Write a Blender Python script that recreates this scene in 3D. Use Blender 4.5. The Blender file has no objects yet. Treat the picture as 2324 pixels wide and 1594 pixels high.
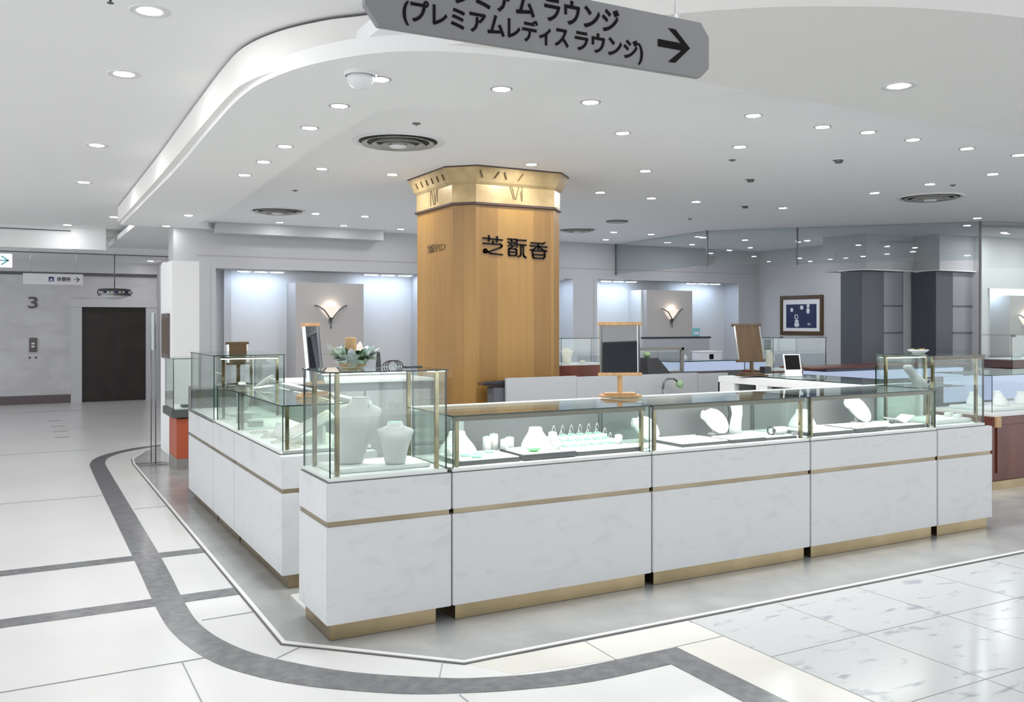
import bpy, bmesh, math, random
from mathutils import Vector, Matrix
sc = bpy.context.scene
C = sc.collection
PI = math.pi

# ------------------------------------------------------------------ camera
cd = bpy.data.cameras.new('camera')
cam = bpy.data.objects.new('camera', cd); C.objects.link(cam)
cd.sensor_fit = 'HORIZONTAL'; cd.sensor_width = 36.0
cd.lens = 36.0 * 2059.0 / 2324.0
cd.shift_x = 0.0; cd.shift_y = -63.0 / 2324.0
cd.clip_start = 0.05; cd.clip_end = 100
cam.location = (0, 0, 1.6)
cam.rotation_euler = (PI/2, 0, -math.atan(1130.0/2059.0))
sc.camera = cam

# ------------------------------------------------------------------ world, exposure
w = bpy.data.worlds.new('world'); sc.world = w; w.use_nodes = True
bg = w.node_tree.nodes['Background']
bg.inputs[0].default_value = (0.93, 0.96, 1.0, 1); bg.inputs[1].default_value = 1.95
sc.view_settings.view_transform = 'Standard'
sc.view_settings.look = 'None'
sc.view_settings.gamma = 1.0
sc.view_settings.exposure = 0.46
sc.view_settings.use_curve_mapping = False
cy = sc.cycles
cy.max_bounces = 8; cy.diffuse_bounces = 6; cy.glossy_bounces = 4
cy.transmission_bounces = 4; cy.transparent_max_bounces = 32
cy.sample_clamp_indirect = 3.0; cy.sample_clamp_direct = 0.0
cy.caustics_reflective = False; cy.caustics_refractive = False
cy.use_denoising = True

# ------------------------------------------------------------------ materials
M = {}
def mat(name, col, rough=0.5, metal=0.0, spec=0.5, emit=None, es=0.0):
    m = bpy.data.materials.new(name); m.use_nodes = True
    b = m.node_tree.nodes['Principled BSDF']
    b.inputs['Base Color'].default_value = (*col, 1)
    b.inputs['Roughness'].default_value = rough
    b.inputs['Metallic'].default_value = metal
    b.inputs['Specular IOR Level'].default_value = spec
    if emit:
        b.inputs['Emission Color'].default_value = (*emit, 1)
        b.inputs['Emission Strength'].default_value = es
    M[name] = m
    return m
def noisy(name, c1, c2, rough=0.5, scale=8.0, detail=4.0, lo=0.35, hi=0.65, stretch=(1,1,1), metal=0.0, spec=0.5, distort=0.0, c3=None, rot=(0,0,0)):
    m = mat(name, c1, rough, metal, spec)
    nt = m.node_tree; b = nt.nodes['Principled BSDF']
    tc = nt.nodes.new('ShaderNodeTexCoord'); mp = nt.nodes.new('ShaderNodeMapping')
    mp.inputs['Scale'].default_value = stretch; mp.inputs['Rotation'].default_value = rot
    nz = nt.nodes.new('ShaderNodeTexNoise'); nz.inputs['Scale'].default_value = scale
    nz.inputs['Detail'].default_value = detail; nz.inputs['Distortion'].default_value = distort
    rp = nt.nodes.new('ShaderNodeValToRGB')
    rp.color_ramp.elements[0].position = lo; rp.color_ramp.elements[0].color = (*c1, 1)
    rp.color_ramp.elements[1].position = hi; rp.color_ramp.elements[1].color = (*c2, 1)
    if c3:
        e = rp.color_ramp.elements.new((lo+hi)/2); e.color = (*c3, 1)
    nt.links.new(tc.outputs['Object'], mp.inputs['Vector'])
    nt.links.new(mp.outputs['Vector'], nz.inputs['Vector'])
    nt.links.new(nz.outputs['Fac'], rp.inputs['Fac'])
    nt.links.new(rp.outputs['Color'], b.inputs['Base Color'])
    return m
def emis(name, col, s):
    m = bpy.data.materials.new(name); m.use_nodes = True
    nt = m.node_tree; nt.nodes.clear()
    e = nt.nodes.new('ShaderNodeEmission'); o = nt.nodes.new('ShaderNodeOutputMaterial')
    e.inputs[0].default_value = (*col, 1); e.inputs[1].default_value = s
    nt.links.new(e.outputs[0], o.inputs[0]); M[name] = m
    return m
def glassmat(name, tint, refl=0.045, rough=0.0):
    m = bpy.data.materials.new(name); m.use_nodes = True
    nt = m.node_tree; nt.nodes.clear(); N = nt.nodes.new
    o = N('ShaderNodeOutputMaterial'); mix = N('ShaderNodeMixShader')
    t = N('ShaderNodeBsdfTransparent'); t.inputs[0].default_value = (*tint, 1)
    g = N('ShaderNodeBsdfGlossy'); g.inputs['Roughness'].default_value = rough
    g.inputs[0].default_value = (0.95, 1, 0.98, 1)
    lw = N('ShaderNodeLayerWeight'); lw.inputs['Blend'].default_value = 0.5
    pw = N('ShaderNodeMath'); pw.operation = 'POWER'; pw.inputs[1].default_value = 5.0
    ma = N('ShaderNodeMath'); ma.operation = 'MULTIPLY_ADD'; ma.inputs[1].default_value = 1-refl; ma.inputs[2].default_value = refl
    nt.links.new(lw.outputs['Facing'], pw.inputs[0]); nt.links.new(pw.outputs[0], ma.inputs[0])
    nt.links.new(ma.outputs[0], mix.inputs[0]); nt.links.new(t.outputs[0], mix.inputs[1]); nt.links.new(g.outputs[0], mix.inputs[2])
    nt.links.new(mix.outputs[0], o.inputs[0]); M[name] = m
    return m

noisy('marble', (0.61,0.62,0.635), (0.675,0.685,0.695), 0.34, 3.6, 12, 0.30, 0.46, (1,1,2.0), distort=1.6, rot=(0,0.6,0.3))
noisy('marble_tile', (0.34,0.35,0.39), (0.555,0.56,0.565), 0.18, 7.0, 14, 0.30, 0.42, (0.7,1.6,1), distort=0.5, rot=(0,0,0.2))
noisy('floor_beige', (0.675,0.67,0.66), (0.72,0.715,0.705), 0.27, 0.8, 4, 0.35, 0.65, spec=0.4)
noisy('cream_tile', (0.68,0.655,0.60), (0.73,0.71,0.66), 0.20, 1.5, 4, 0.35, 0.65)
noisy('band_stone', (0.135,0.135,0.145), (0.205,0.205,0.21), 0.20, 16.0, 10, 0.36, 0.72, distort=0.4)
noisy('platform_stone', (0.325,0.33,0.33), (0.41,0.41,0.40), 0.22, 3.0, 9, 0.34, 0.66, distort=0.4)
mat('joint', (0.30,0.31,0.31), 0.6)
mat('edge_white', (0.80,0.80,0.79), 0.3)
mat('dark_line', (0.10,0.095,0.09), 0.5)
mat('ceiling_white', (0.87,0.87,0.865), 0.7)
mat('ceiling_band_shaded', (0.82,0.81,0.785), 0.7)  # darker than the main ceiling: its weaker light is put into the colour
mat('trim_grey', (0.36,0.36,0.36), 0.45)
mat('bronze_dark', (0.10,0.085,0.06), 0.25, 0.7)
mat('ceiling_grey', (0.86,0.865,0.87), 0.7)
mat('gap_dark', (0.13,0.13,0.14), 0.8)
mat('wall_grey', (0.49,0.49,0.50), 0.6)
mat('wall_panel', (0.42,0.40,0.385), 0.6)
mat('wall_white', (0.66,0.66,0.655), 0.5)
noisy('lift_wall', (0.56,0.555,0.575), (0.68,0.675,0.69), 0.28, 2.0, 6, 0.3, 0.7, (1,1,2), distort=0.5)
mat('lift_frame', (0.62,0.62,0.64), 0.3)
noisy('lift_door', (0.022,0.016,0.014), (0.035,0.025,0.022), 0.35, 3, 3)
mat('base_brown', (0.13,0.105,0.105), 0.4)
noisy('brass', (0.37,0.295,0.175), (0.51,0.405,0.245), 0.28, 2.5, 3, 0.3, 0.7, (1,1,1), metal=1.0)
noisy('band_bronze', (0.27,0.225,0.15), (0.40,0.335,0.23), 0.30, 2.0, 3, 0.3, 0.7, metal=0.85)
mat('backdrop_dark', (0.035,0.038,0.05), 0.5)
noisy('brass_post', (0.11,0.088,0.045), (0.34,0.28,0.155), 0.10, 9, 3, 0.3, 0.7, (1,1,1), metal=1.0)
mat('chrome', (0.72,0.73,0.74), 0.15, 1.0)
mat('steel_dark', (0.16,0.16,0.165), 0.35, 0.8)
mat('bed_white', (0.84,0.86,0.84), 0.6)
mat('velvet_white', (0.80,0.81,0.795), 0.85)
mat('bust_grey', (0.60,0.60,0.60), 0.8)
mat('bust_cream', (0.80,0.76,0.64), 0.7)
mat('tray_dark', (0.055,0.052,0.06), 0.5)
mat('slot_grey', (0.50,0.52,0.52), 0.8)
mat('mint', (0.42,0.78,0.62), 0.6)
mat('green', (0.25,0.72,0.30), 0.5)
mat('pearl', (0.78,0.74,0.66), 0.25)
mat('silver', (0.70,0.70,0.72), 0.2, 1.0)
mat('gold', (0.75,0.55,0.22), 0.25, 1.0)
mat('black', (0.018,0.018,0.02), 0.45)
mat('black_gloss', (0.02,0.02,0.025), 0.12)
mat('back_door', (0.17,0.172,0.178), 0.45)
mat('partition', (0.40,0.405,0.415), 0.35)
mat('ledge_white', (0.80,0.81,0.80), 0.4)
mat('shadow_inside', (0.16,0.17,0.165), 0.8)
mat('vent_grey', (0.42,0.42,0.40), 0.5)
mat('vent_dark', (0.07,0.07,0.065), 0.7)
mat('trim_white', (0.74,0.74,0.74), 0.4)
mat('plastic_white', (0.78,0.78,0.80), 0.35)
mat('sign_grey', (0.235,0.235,0.245), 0.45)
mat('ink', (0.010,0.009,0.010), 0.7, 0.0, 0.1)
mat('sign_white', (0.82,0.82,0.83), 0.5)
mat('sign_navy', (0.03,0.025,0.16), 0.5)
mat('teal', (0.18,0.55,0.60), 0.5)
mat('orange', (0.46,0.10,0.045), 0.4)
mat('slate', (0.085,0.095,0.092), 0.5)
mat('plinth_grey', (0.27,0.26,0.24), 0.4)
noisy('rosewood', (0.10,0.024,0.014), (0.19,0.055,0.03), 0.3, 3, 5, 0.3, 0.7, (1,1,0.15))
noisy('wood_brown', (0.058,0.030,0.008), (0.095,0.050,0.013), 0.4, 4, 4, 0.3, 0.7, (6,6,0.5))
noisy('wood_tan', (0.42,0.25,0.12), (0.58,0.36,0.18), 0.4, 5, 4, 0.3, 0.7, (6,6,0.5))
mat('mirror', (0.80,0.82,0.84), 0.02, 1.0)
mat('cabinet_dark', (0.085,0.09,0.105), 0.4)
mat('cabinet_mid', (0.30,0.305,0.33), 0.4)
mat('navy', (0.012,0.018,0.075), 0.5)
mat('painted_white', (0.72,0.75,0.78), 0.6)
mat('leaf', (0.06,0.13,0.045), 0.5)
mat('leaf_light', (0.24,0.36,0.18), 0.5)
mat('petal', (0.72,0.66,0.62), 0.6)
mat('straw', (0.40,0.26,0.12), 0.7)
mat('cellophane_edge', (0.78,0.82,0.80), 0.15)
mat('capital_ink', (0.12,0.075,0.03), 0.6)
mat('moulding_brown', (0.060,0.032,0.025), 0.4)
mat('glass_edge', (0.010,0.030,0.022), 0.1)
mat('glass_edge_soft', (0.30,0.42,0.38), 0.1)
mat('switch_grey', (0.34,0.35,0.34), 0.5)
mat('cloth_grey', (0.50,0.50,0.51), 0.9)
glassmat('glass', (0.955,0.982,0.970), 0.028)
glassmat('glass_clear', (0.97,0.985,0.98), 0.028)
glassmat('glass_smoke', (0.84,0.87,0.88), 0.07)
glassmat('film', (0.86,0.90,0.89), 0.32, 0.10)
emis('lamp', (0.965,0.985,1.0), 330.0)
emis('lamp_dim', (0.965,0.985,1.0), 80.0)
emis('lamp_corridor', (1.0,0.985,0.965), 160.0)
emis('lamp_far', (0.96,0.98,1.0), 300.0)
emis('lamp_warm', (1.0,0.82,0.58), 75.0)
emis('led', (1.0,1.0,0.96), 46.0)
emis('led_soft', (0.90,1.0,0.74), 13.0)
emis('led_blue', (0.60,0.76,1.0), 50.0)
emis('panel_blue', (0.62,0.73,1.0), 0.52)
emis('shade_glow', (1.0,0.84,0.74), 0.80)
emis('bulb', (1.0,0.84,0.72), 90.0)
emis('sign_lit', (0.94,0.97,1.0), 0.9)

# maple pillar: vertical strips of differing tone, fine upright grain
def maple():
    m = mat('maple', (0.5,0.3,0.12), 0.38)
    nt = m.node_tree; b = nt.nodes['Principled BSDF']; N = nt.nodes.new
    tc = N('ShaderNodeTexCoord'); sp = N('ShaderNodeSeparateXYZ')
    ad = N('ShaderNodeMath'); ad.operation = 'SUBTRACT'
    nt.links.new(tc.outputs['Object'], sp.inputs[0])
    nt.links.new(sp.outputs['X'], ad.inputs[0]); nt.links.new(sp.outputs['Y'], ad.inputs[1])
    mu = N('ShaderNodeMath'); mu.operation = 'MULTIPLY'; mu.inputs[1].default_value = 5.4
    fl = N('ShaderNodeMath'); fl.operation = 'FLOOR'
    wn = N('ShaderNodeTexWhiteNoise'); wn.noise_dimensions = '1D'
    nt.links.new(ad.outputs[0], mu.inputs[0]); nt.links.new(mu.outputs[0], fl.inputs[0]); nt.links.new(fl.outputs[0], wn.inputs['W'])
    mp = N('ShaderNodeMapping'); mp.inputs['Scale'].default_value = (14,14,0.7)
    nz = N('ShaderNodeTexNoise'); nz.inputs['Scale'].default_value = 2.0; nz.inputs['Detail'].default_value = 5
    nt.links.new(tc.outputs['Object'], mp.inputs[0]); nt.links.new(mp.outputs[0], nz.inputs['Vector'])
    mx = N('ShaderNodeMath'); mx.operation = 'MULTIPLY_ADD'; mx.inputs[1].default_value = 0.55
    mz = N('ShaderNodeMath'); mz.operation = 'MULTIPLY'; mz.inputs[1].default_value = 0.5
    nt.links.new(nz.outputs['Fac'], mz.inputs[0])
    nt.links.new(wn.outputs['Value'], mx.inputs[0]); nt.links.new(mz.outputs[0], mx.inputs[2])
    rp = N('ShaderNodeValToRGB')
    rp.color_ramp.elements[0].position = 0.15; rp.color_ramp.elements[0].color = (0.215,0.107,0.023,1)
    rp.color_ramp.elements[1].position = 0.85; rp.color_ramp.elements[1].color = (0.335,0.182,0.044,1)
    nt.links.new(mx.outputs[0], rp.inputs[0]); nt.links.new(rp.outputs[0], b.inputs['Base Color'])
maple()
noisy('capital_gold', (0.34,0.235,0.105), (0.54,0.40,0.21), 0.35, 5, 5, 0.3, 0.7, metal=0.25)

# ------------------------------------------------------------------ mesh helpers
class MB:
    def __init__(s): s.bm = bmesh.new(); s.mats = []
    def mi(s, m):
        if m not in s.mats: s.mats.append(m)
        return s.mats.index(m)
    def face(s, vs, m, smooth=False):
        try: f = s.bm.faces.new(vs)
        except ValueError: return None
        f.material_index = s.mi(m); f.smooth = smooth
        return f
    def poly(s, pts, m): return s.face([s.bm.verts.new(p) for p in pts], m)
    def box(s, x0,x1,y0,y1,z0,z1, m, bev=0.0, T=None):
        if bev > 0:
            t = bmesh.new(); bmesh.ops.create_cube(t, size=1)
            for v in t.verts: v.co = Vector(((x0+x1)/2+v.co.x*(x1-x0), (y0+y1)/2+v.co.y*(y1-y0), (z0+z1)/2+v.co.z*(z1-z0)))
            bmesh.ops.bevel(t, geom=t.edges[:], offset=bev, segments=2, affect='EDGES')
            vm = {}
            for v in t.verts: vm[v] = s.bm.verts.new(T @ v.co if T else v.co)
            for f in t.faces: s.face([vm[v] for v in f.verts], m)
            t.free(); return
        P = [Vector(p) for p in ((x0,y0,z0),(x1,y0,z0),(x1,y1,z0),(x0,y1,z0),(x0,y0,z1),(x1,y0,z1),(x1,y1,z1),(x0,y1,z1))]
        v = [s.bm.verts.new(T @ p if T else p) for p in P]
        for q in ((3,2,1,0),(4,5,6,7),(0,1,5,4),(1,2,6,5),(2,3,7,6),(3,0,4,7)): s.face([v[i] for i in q], m)
    def pane(s, x0,x1,y0,y1,z0,z1, m='glass', e='glass_edge', T=None):
        P = [Vector(p) for p in ((x0,y0,z0),(x1,y0,z0),(x1,y1,z0),(x0,y1,z0),(x0,y0,z1),(x1,y0,z1),(x1,y1,z1),(x0,y1,z1))]
        v = [s.bm.verts.new(T @ p if T else p) for p in P]
        d = [x1-x0, y1-y0, z1-z0]; ax = d.index(min(d))
        for q, a in (((3,2,1,0),2),((4,5,6,7),2),((0,1,5,4),1),((1,2,6,5),0),((2,3,7,6),1),((3,0,4,7),0)):
            s.face([v[i] for i in q], m if a == ax else e)
    def prism(s, pts, z0, z1, m, side=None, top=None):
        n = len(pts)
        a = [s.bm.verts.new((p[0],p[1],z0)) for p in pts]; b = [s.bm.verts.new((p[0],p[1],z1)) for p in pts]
        ar = sum(pts[i][0]*pts[(i+1)%n][1]-pts[(i+1)%n][0]*pts[i][1] for i in range(n))
        if ar < 0: a.reverse(); b.reverse()
        s.face(a[::-1], m); s.face(b, top or m)
        for i in range(n): s.face([a[i],a[(i+1)%n],b[(i+1)%n],b[i]], side or m)
    def strip(s, A, B, z0, z1, m):                       # ribbon between two polylines of equal length
        n = len(A)
        at=[s.bm.verts.new((*p,z1)) for p in A]; bt=[s.bm.verts.new((*p,z1)) for p in B]
        ab=[s.bm.verts.new((*p,z0)) for p in A]; bb=[s.bm.verts.new((*p,z0)) for p in B]
        for i in range(n-1):
            s.face([at[i],at[i+1],bt[i+1],bt[i]], m); s.face([ab[i],bb[i],bb[i+1],ab[i+1]], m)
            s.face([at[i],ab[i],ab[i+1],at[i+1]], m); s.face([bt[i],bt[i+1],bb[i+1],bb[i]], m)
        s.face([at[0],bt[0],bb[0],ab[0]], m); s.face([at[-1],ab[-1],bb[-1],bt[-1]], m)
    def tube(s, pts, r, m, n=8, r2=None, flat=1.0, caps=True):
        pts = [Vector(p) for p in pts]; k = len(pts); rings = []
        up = Vector((0,0,1))
        for i, p in enumerate(pts):
            d = (pts[min(i+1,k-1)] - pts[max(i-1,0)]).normalized()
            u = d.cross(up)
            if u.length < 1e-3: u = d.cross(Vector((0,1,0)))
            u.normalize(); v = u.cross(d).normalized()
            rr = r if r2 is None else r + (r2-r)*i/(k-1)
            rings.append([s.bm.verts.new(p + u*math.cos(2*PI*j/n)*rr + v*math.sin(2*PI*j/n)*rr*flat) for j in range(n)])
        s._skin(rings, m, caps)
    def _skin(s, rings, m, caps=True, smooth=True):
        n = len(rings[0])
        for a, b in zip(rings, rings[1:]):
            for j in range(n): s.face([a[j],a[(j+1)%n],b[(j+1)%n],b[j]], m, smooth)
        if caps: s.face(rings[0][::-1], m); s.face(rings[-1], m)
    def lathe(s, prof, c, m, n=24, caps=True, smooth=True, sx=1.0, sy=1.0):
        rings = [[s.bm.verts.new((c[0]+r*sx*math.cos(2*PI*j/n), c[1]+r*sy*math.sin(2*PI*j/n), c[2]+z)) for j in range(n)] for r, z in prof]
        s._skin(rings, m, caps, smooth)
    def loft(s, rings, m, caps=True, smooth=True):        # rings: lists of points
        s._skin([[s.bm.verts.new(p) for p in r] for r in rings], m, caps, smooth)
    def sphere(s, c, r, m, u=10, v=7, sc3=(1,1,1)):
        rings = []
        for i in range(1, v):
            a = PI*i/v
            rings.append([s.bm.verts.new((c[0]+r*sc3[0]*math.sin(a)*math.cos(2*PI*j/u), c[1]+r*sc3[1]*math.sin(a)*math.sin(2*PI*j/u), c[2]-r*sc3[2]*math.cos(a))) for j in range(u)])
        s._skin(rings, m)
    def leafblade(s, base, direction, length, width, m, up=Vector((0,0,1)), droop=0.25):
        d = Vector(direction).normalized(); sd = d.cross(up)
        if sd.length < 1e-3: sd = Vector((1,0,0))
        sd.normalize(); nrm = sd.cross(d).normalized(); base = Vector(base)
        L=[];R=[];Mi=[]
        for i in range(6):
            t = i/5; wd = width*math.sin(PI*min(0.97,0.08+0.92*t))**0.8*0.5
            c = base + d*length*t - up*droop*length*t*t
            L.append(s.bm.verts.new(c - sd*wd + nrm*wd*0.25)); R.append(s.bm.verts.new(c + sd*wd + nrm*wd*0.25)); Mi.append(s.bm.verts.new(c))
        for i in range(5):
            s.face([L[i],Mi[i],Mi[i+1],L[i+1]], m, True); s.face([Mi[i],R[i],R[i+1],Mi[i+1]], m, True)
    def xf(s, T):
        for v in s.bm.verts: v.co = T @ v.co
    def build(s, name, parent=None, loc=None, rz=0.0, shift=True, recalc=True):
        if recalc: bmesh.ops.recalc_face_normals(s.bm, faces=s.bm.faces[:])
        if parent is not None and shift:                   # vertices were given in world coordinates
            org = Vector(parent.location)
            q = parent.parent
            while q is not None: org += Vector(q.location); q = q.parent
            for v in s.bm.verts: v.co -= org
        me = bpy.data.meshes.new(name); s.bm.to_mesh(me); s.bm.free()
        for k in s.mats: me.materials.append(M[k])
        o = bpy.data.objects.new(name, me); C.objects.link(o)
        if parent is not None: o.parent = parent
        if loc is not None: o.location = loc
        o.rotation_euler.z = rz
        return o
def tag(o, label, cat, group=None):
    o['label'] = label; o['category'] = cat
    if group: o['group'] = group
    return o
def thing(name, loc, label, cat, group=None, rz=0.0):
    o = bpy.data.objects.new(name, None); C.objects.link(o)
    o.location = loc; o.rotation_euler.z = rz; o.empty_display_size = 0.1
    return tag(o, label, cat, group)
def struct(o): o['kind'] = 'structure'; return o
def dup(root, loc, label, group=None, rz=None, scale=None):
    r = root.copy(); C.objects.link(r); r.location = loc; r['label'] = label
    if group: r['group'] = group
    if rz is not None: r.rotation_euler.z = rz
    if scale is not None: r.scale = scale
    for ch in list(root.children):
        c = ch.copy(); C.objects.link(c); c.parent = r
        for g in list(ch.children):
            d = g.copy(); C.objects.link(d); d.parent = c
    return r
def text_mesh(name, body, size, extrude, material, parent, T, bold=0.0, width=None):
    cu = bpy.data.curves.new(name, 'FONT'); cu.body = body; cu.size = size; cu.extrude = extrude; cu.offset = bold
    cu.resolution_u = 3
    t = bpy.data.objects.new(name+'_tmp', cu); C.objects.link(t)
    dg = bpy.context.evaluated_depsgraph_get(); dg.update()
    me = bpy.data.meshes.new_from_object(t.evaluated_get(dg))
    bpy.data.objects.remove(t)
    if width and len(me.vertices):
        xs = [v.co.x for v in me.vertices]; x0 = min(xs); k = width/(max(xs)-x0)
        for v in me.vertices: v.co.x = (v.co.x-x0)*k
    org = Vector(parent.location)
    for v in me.vertices: v.co = T @ v.co - org
    me.materials.clear(); me.materials.append(M[material])
    o = bpy.data.objects.new(name, me); C.objects.link(o); o.parent = parent
    return o
def facing_south(x, y, z):   # text on a plane facing -Y
    return Matrix(((1,0,0,x),(0,0,-1,y),(0,1,0,z),(0,0,0,1)))
def facing_west(x, y, z):    # text on a plane facing -X, reading along -Y
    return Matrix(((0,0,-1,x),(-1,0,0,y),(0,1,0,z),(0,0,0,1)))
def smooth_curve(pts, k=6):  # Catmull-Rom
    P = [Vector((*p,0)) if len(p)==2 else Vector(p) for p in pts]; out=[]
    for i in range(len(P)-1):
        p0=P[max(i-1,0)];p1=P[i];p2=P[i+1];p3=P[min(i+2,len(P)-1)]
        for j in range(k):
            t=j/k
            out.append(0.5*((2*p1)+(-p0+p2)*t+(2*p0-5*p1+4*p2-p3)*t*t+(-p0+3*p1-3*p2+p3)*t*t*t))
    out.append(P[-1]); return out
def xy(pts): return [(p[0],p[1]) for p in pts]

# ================================================================== SETTING
# ---- floors
b = MB(); b.box(-9, 24, -6, 20.4, -0.12, 0, 'floor_beige'); struct(b.build('floor'))
# grey stone platform of the shop, with its white edging
plat = [(1.60,12.45),(1.36,12.0),(1.23,11.5),(1.20,11.1),(1.185,4.52),(1.86,3.86),(24,3.80),(24,20.3),(2.7,20.3),(2.7,12.45)]
b = MB(); b.prism(plat, 0.0, 0.004, 'platform_stone'); struct(b.build('floor'))
# unseen pale floor added inside and behind the island to brighten the ceiling
b = MB(); b.prism([(2.0,5.0),(5.87,5.0),(5.87,6.88),(3.40,6.88),(3.40,7.6),(2.0,7.6)], 0, 0.005, 'floor_beige'); struct(b.build('floor'))
b = MB(); b.prism([(2.06,9.2),(8.9,9.2),(8.9,8.7),(12.5,8.7),(12.5,13.0),(2.06,13.0)], 0, 0.005, 'floor_beige'); struct(b.build('floor'))
edge_o = [(1.40,12.06),(1.215,11.5),(1.185,11.1),(1.170,4.51),(1.852,3.84),(24,3.78)]
edge_i = [(1.42,12.04),(1.235,11.5),(1.205,11.1),(1.192,4.53),(1.862,3.865),(24,3.805)]
b = MB(); b.strip(edge_o, edge_i, 0.0, 0.009, 'edge_white'); struct(b.build('trim_1'))
def off(pts, dx, dy): return [(p[0]+dx,p[1]+dy) for p in pts]
b = MB(); b.strip([(1.205,11.5),(1.175,11.1),(1.160,4.505),(1.848,3.828),(24,3.768)], [(1.215,11.5),(1.185,11.1),(1.170,4.51),(1.852,3.84),(24,3.78)], 0.0, 0.005, 'dark_line'); struct(b.build('trim_2'))
# dark grey stone band curving round the platform
bo = smooth_curve([(2.4,13.0),(1.68,12.70),(1.25,12.42),(0.93,11.98),(0.77,11.45),(0.735,10.6),(0.712,6.7),(0.70,5.45),(0.72,4.93),(0.805,4.49),(0.94,4.19),(1.14,3.93),(1.45,3.67),(1.70,3.54),(1.94,3.45),(2.27,3.375),(2.70,3.37)], 5)
bi = smooth_curve([(2.4,12.86),(1.72,12.57),(1.34,12.32),(1.06,11.95),(0.925,11.45),(0.90,10.6),(0.88,6.7),(0.855,5.45),(0.872,4.96),(0.965,4.575),(1.115,4.29),(1.36,3.99),(1.68,3.74),(1.86,3.645),(2.14,3.56),(2.50,3.535),(2.864,3.535)], 5)
b = MB(); b.strip(xy(bo), xy(bi), 0.0, 0.003, 'band_stone')
b.strip([(2.70,3.37),(2.70,-6)], [(2.864,3.535),(2.864,-6)], 0.0, 0.003, 'band_stone')
struct(b.build('trim_3'))
b = MB()
for y0, y1 in ((6.575,6.715),(5.46,5.615)):
    b.prism([(-9,y0),(1.17,y0),(1.17,y1),(-9,y1)], 0, 0.0025, 'band_stone')
struct(b.build('trim_4'))
# cream tiles either side of the band at the corner, mottled marble tiles to the right
b = MB()
b.prism([(2.864,-6),(3.178,-6),(3.178,3.78),(1.86,3.835),(2.0,3.62),(2.5,3.545),(2.864,3.535)], 0, 0.0015, 'cream_tile')
struct(b.build('floor'))
b = MB(); b.prism([(3.178,-6),(24,-6),(24,3.768),(3.178,3.815)], 0, 0.002, 'marble_tile'); struct(b.build('floor'))
# joints between the tiles
b = MB()
def joint(x0,y0,x1,y1,wd=0.004,z=0.0035):
    d = Vector((x1-x0,y1-y0)).normalized(); n = Vector((-d.y,d.x))*wd/2
    b.prism([(x0+n.x,y0+n.y),(x1+n.x,y1+n.y),(x1-n.x,y1-n.y),(x0-n.x,y0-n.y)], 0, z, 'joint')
for k in range(1, 22): joint(3.178+0.643*k, -6, 3.178+0.643*k, 3.80)
for k in range(0, 12): joint(3.178, 3.21-0.665*k, 24, 3.22-0.665*k)
joint(3.178,-6,3.178,3.815,0.005)
joint(2.864,3.537,3.178,3.542); joint(1.782,3.926,1.684,3.748); joint(2.515,3.83,2.505,3.54); joint(1.248,4.435,1.10,4.335)
joint(-9,4.50,0.80,4.505); joint(0.695,4.50,0.68,-6); joint(1.68,3.53,1.70,-6)
joint(0.885,5.08,1.17,5.09); joint(-9,9.2,0.73,9.2,0.005); joint(-9,12.6,0.9,12.6,0.005); joint(-9,18.45,2.6,18.45,0.02)
joint(0.905,8.4,1.17,8.4)
struct(b.build('trim_5'))
b = MB()
for y0 in (16.62,15.70,14.93,14.16): b.prism([(0.50,y0),(0.69,y0),(0.69,y0+0.07),(0.50,y0+0.07)], 0, 0.003, 'joint')
struct(b.build('trim_6'))

# ---- ceilings
b = MB(); b.box(-9, 24, -6, 20.6, 3.15, 3.25, 'ceiling_white'); struct(b.build('ceiling'))
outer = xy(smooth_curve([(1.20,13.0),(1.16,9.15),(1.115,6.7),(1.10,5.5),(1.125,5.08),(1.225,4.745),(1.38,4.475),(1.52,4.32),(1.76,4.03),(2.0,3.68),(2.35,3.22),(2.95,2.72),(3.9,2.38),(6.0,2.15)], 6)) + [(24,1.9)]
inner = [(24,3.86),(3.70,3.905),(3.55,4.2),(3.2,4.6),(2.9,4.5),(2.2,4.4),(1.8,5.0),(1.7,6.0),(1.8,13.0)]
b = MB(); b.prism(outer+inner, 2.93, 3.132, 'ceiling_band_shaded'); struct(b.build('ceiling'))
b = MB(); b.prism(off(outer,0.012,0.012)+inner, 3.132, 3.15, 'gap_dark'); struct(b.build('trim_7'))
ring_o = xy(smooth_curve([(1.24,13.0),(1.205,8.34),(1.15,6.2),(1.14,5.36),(1.18,4.91),(1.30,4.50),(1.52,4.15),(1.785,3.965),(2.163,3.865),(2.47,3.80)], 6))
ring_i = [(2.49,3.86),(3.63,3.86),(3.43,4.37),(3.25,4.77),(3.10,5.175),(2.89,4.84),(2.2,5.02),(1.95,5.26),(1.957,6.78),(2.13,10.17),(2.10,12.4),(2.40,12.95),(2.42,13.0)]
b = MB(); b.prism(ring_o+[(2.49,3.80)]+[(2.49,4.945),(2.2,5.02),(1.95,5.26),(1.957,6.78),(2.13,10.17),(2.10,12.4),(2.40,12.95),(2.42,13.0)], 2.90, 2.985, 'ceiling_white'); struct(b.build('ceiling'))
b = MB(); b.prism([(2.49,3.84),(3.69,3.90),(3.43,4.37),(3.25,4.77),(3.10,5.175),(2.89,4.84),(2.49,4.945)], 2.9295, 2.985, 'ceiling_white'); struct(b.build('ceiling'))
b = MB(); b.prism([(1.5,3.86),(24,3.86),(24,20.3),(1.5,20.3)], 2.98, 3.06, 'ceiling_grey'); struct(b.build('ceiling'))
b = MB(); b.prism([(2.40,12.70),(4.80,12.70),(4.80,13.02),(2.62,13.02),(2.40,12.85)], 2.83, 2.985, 'wall_grey'); struct(b.build('ceiling'))
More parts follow.
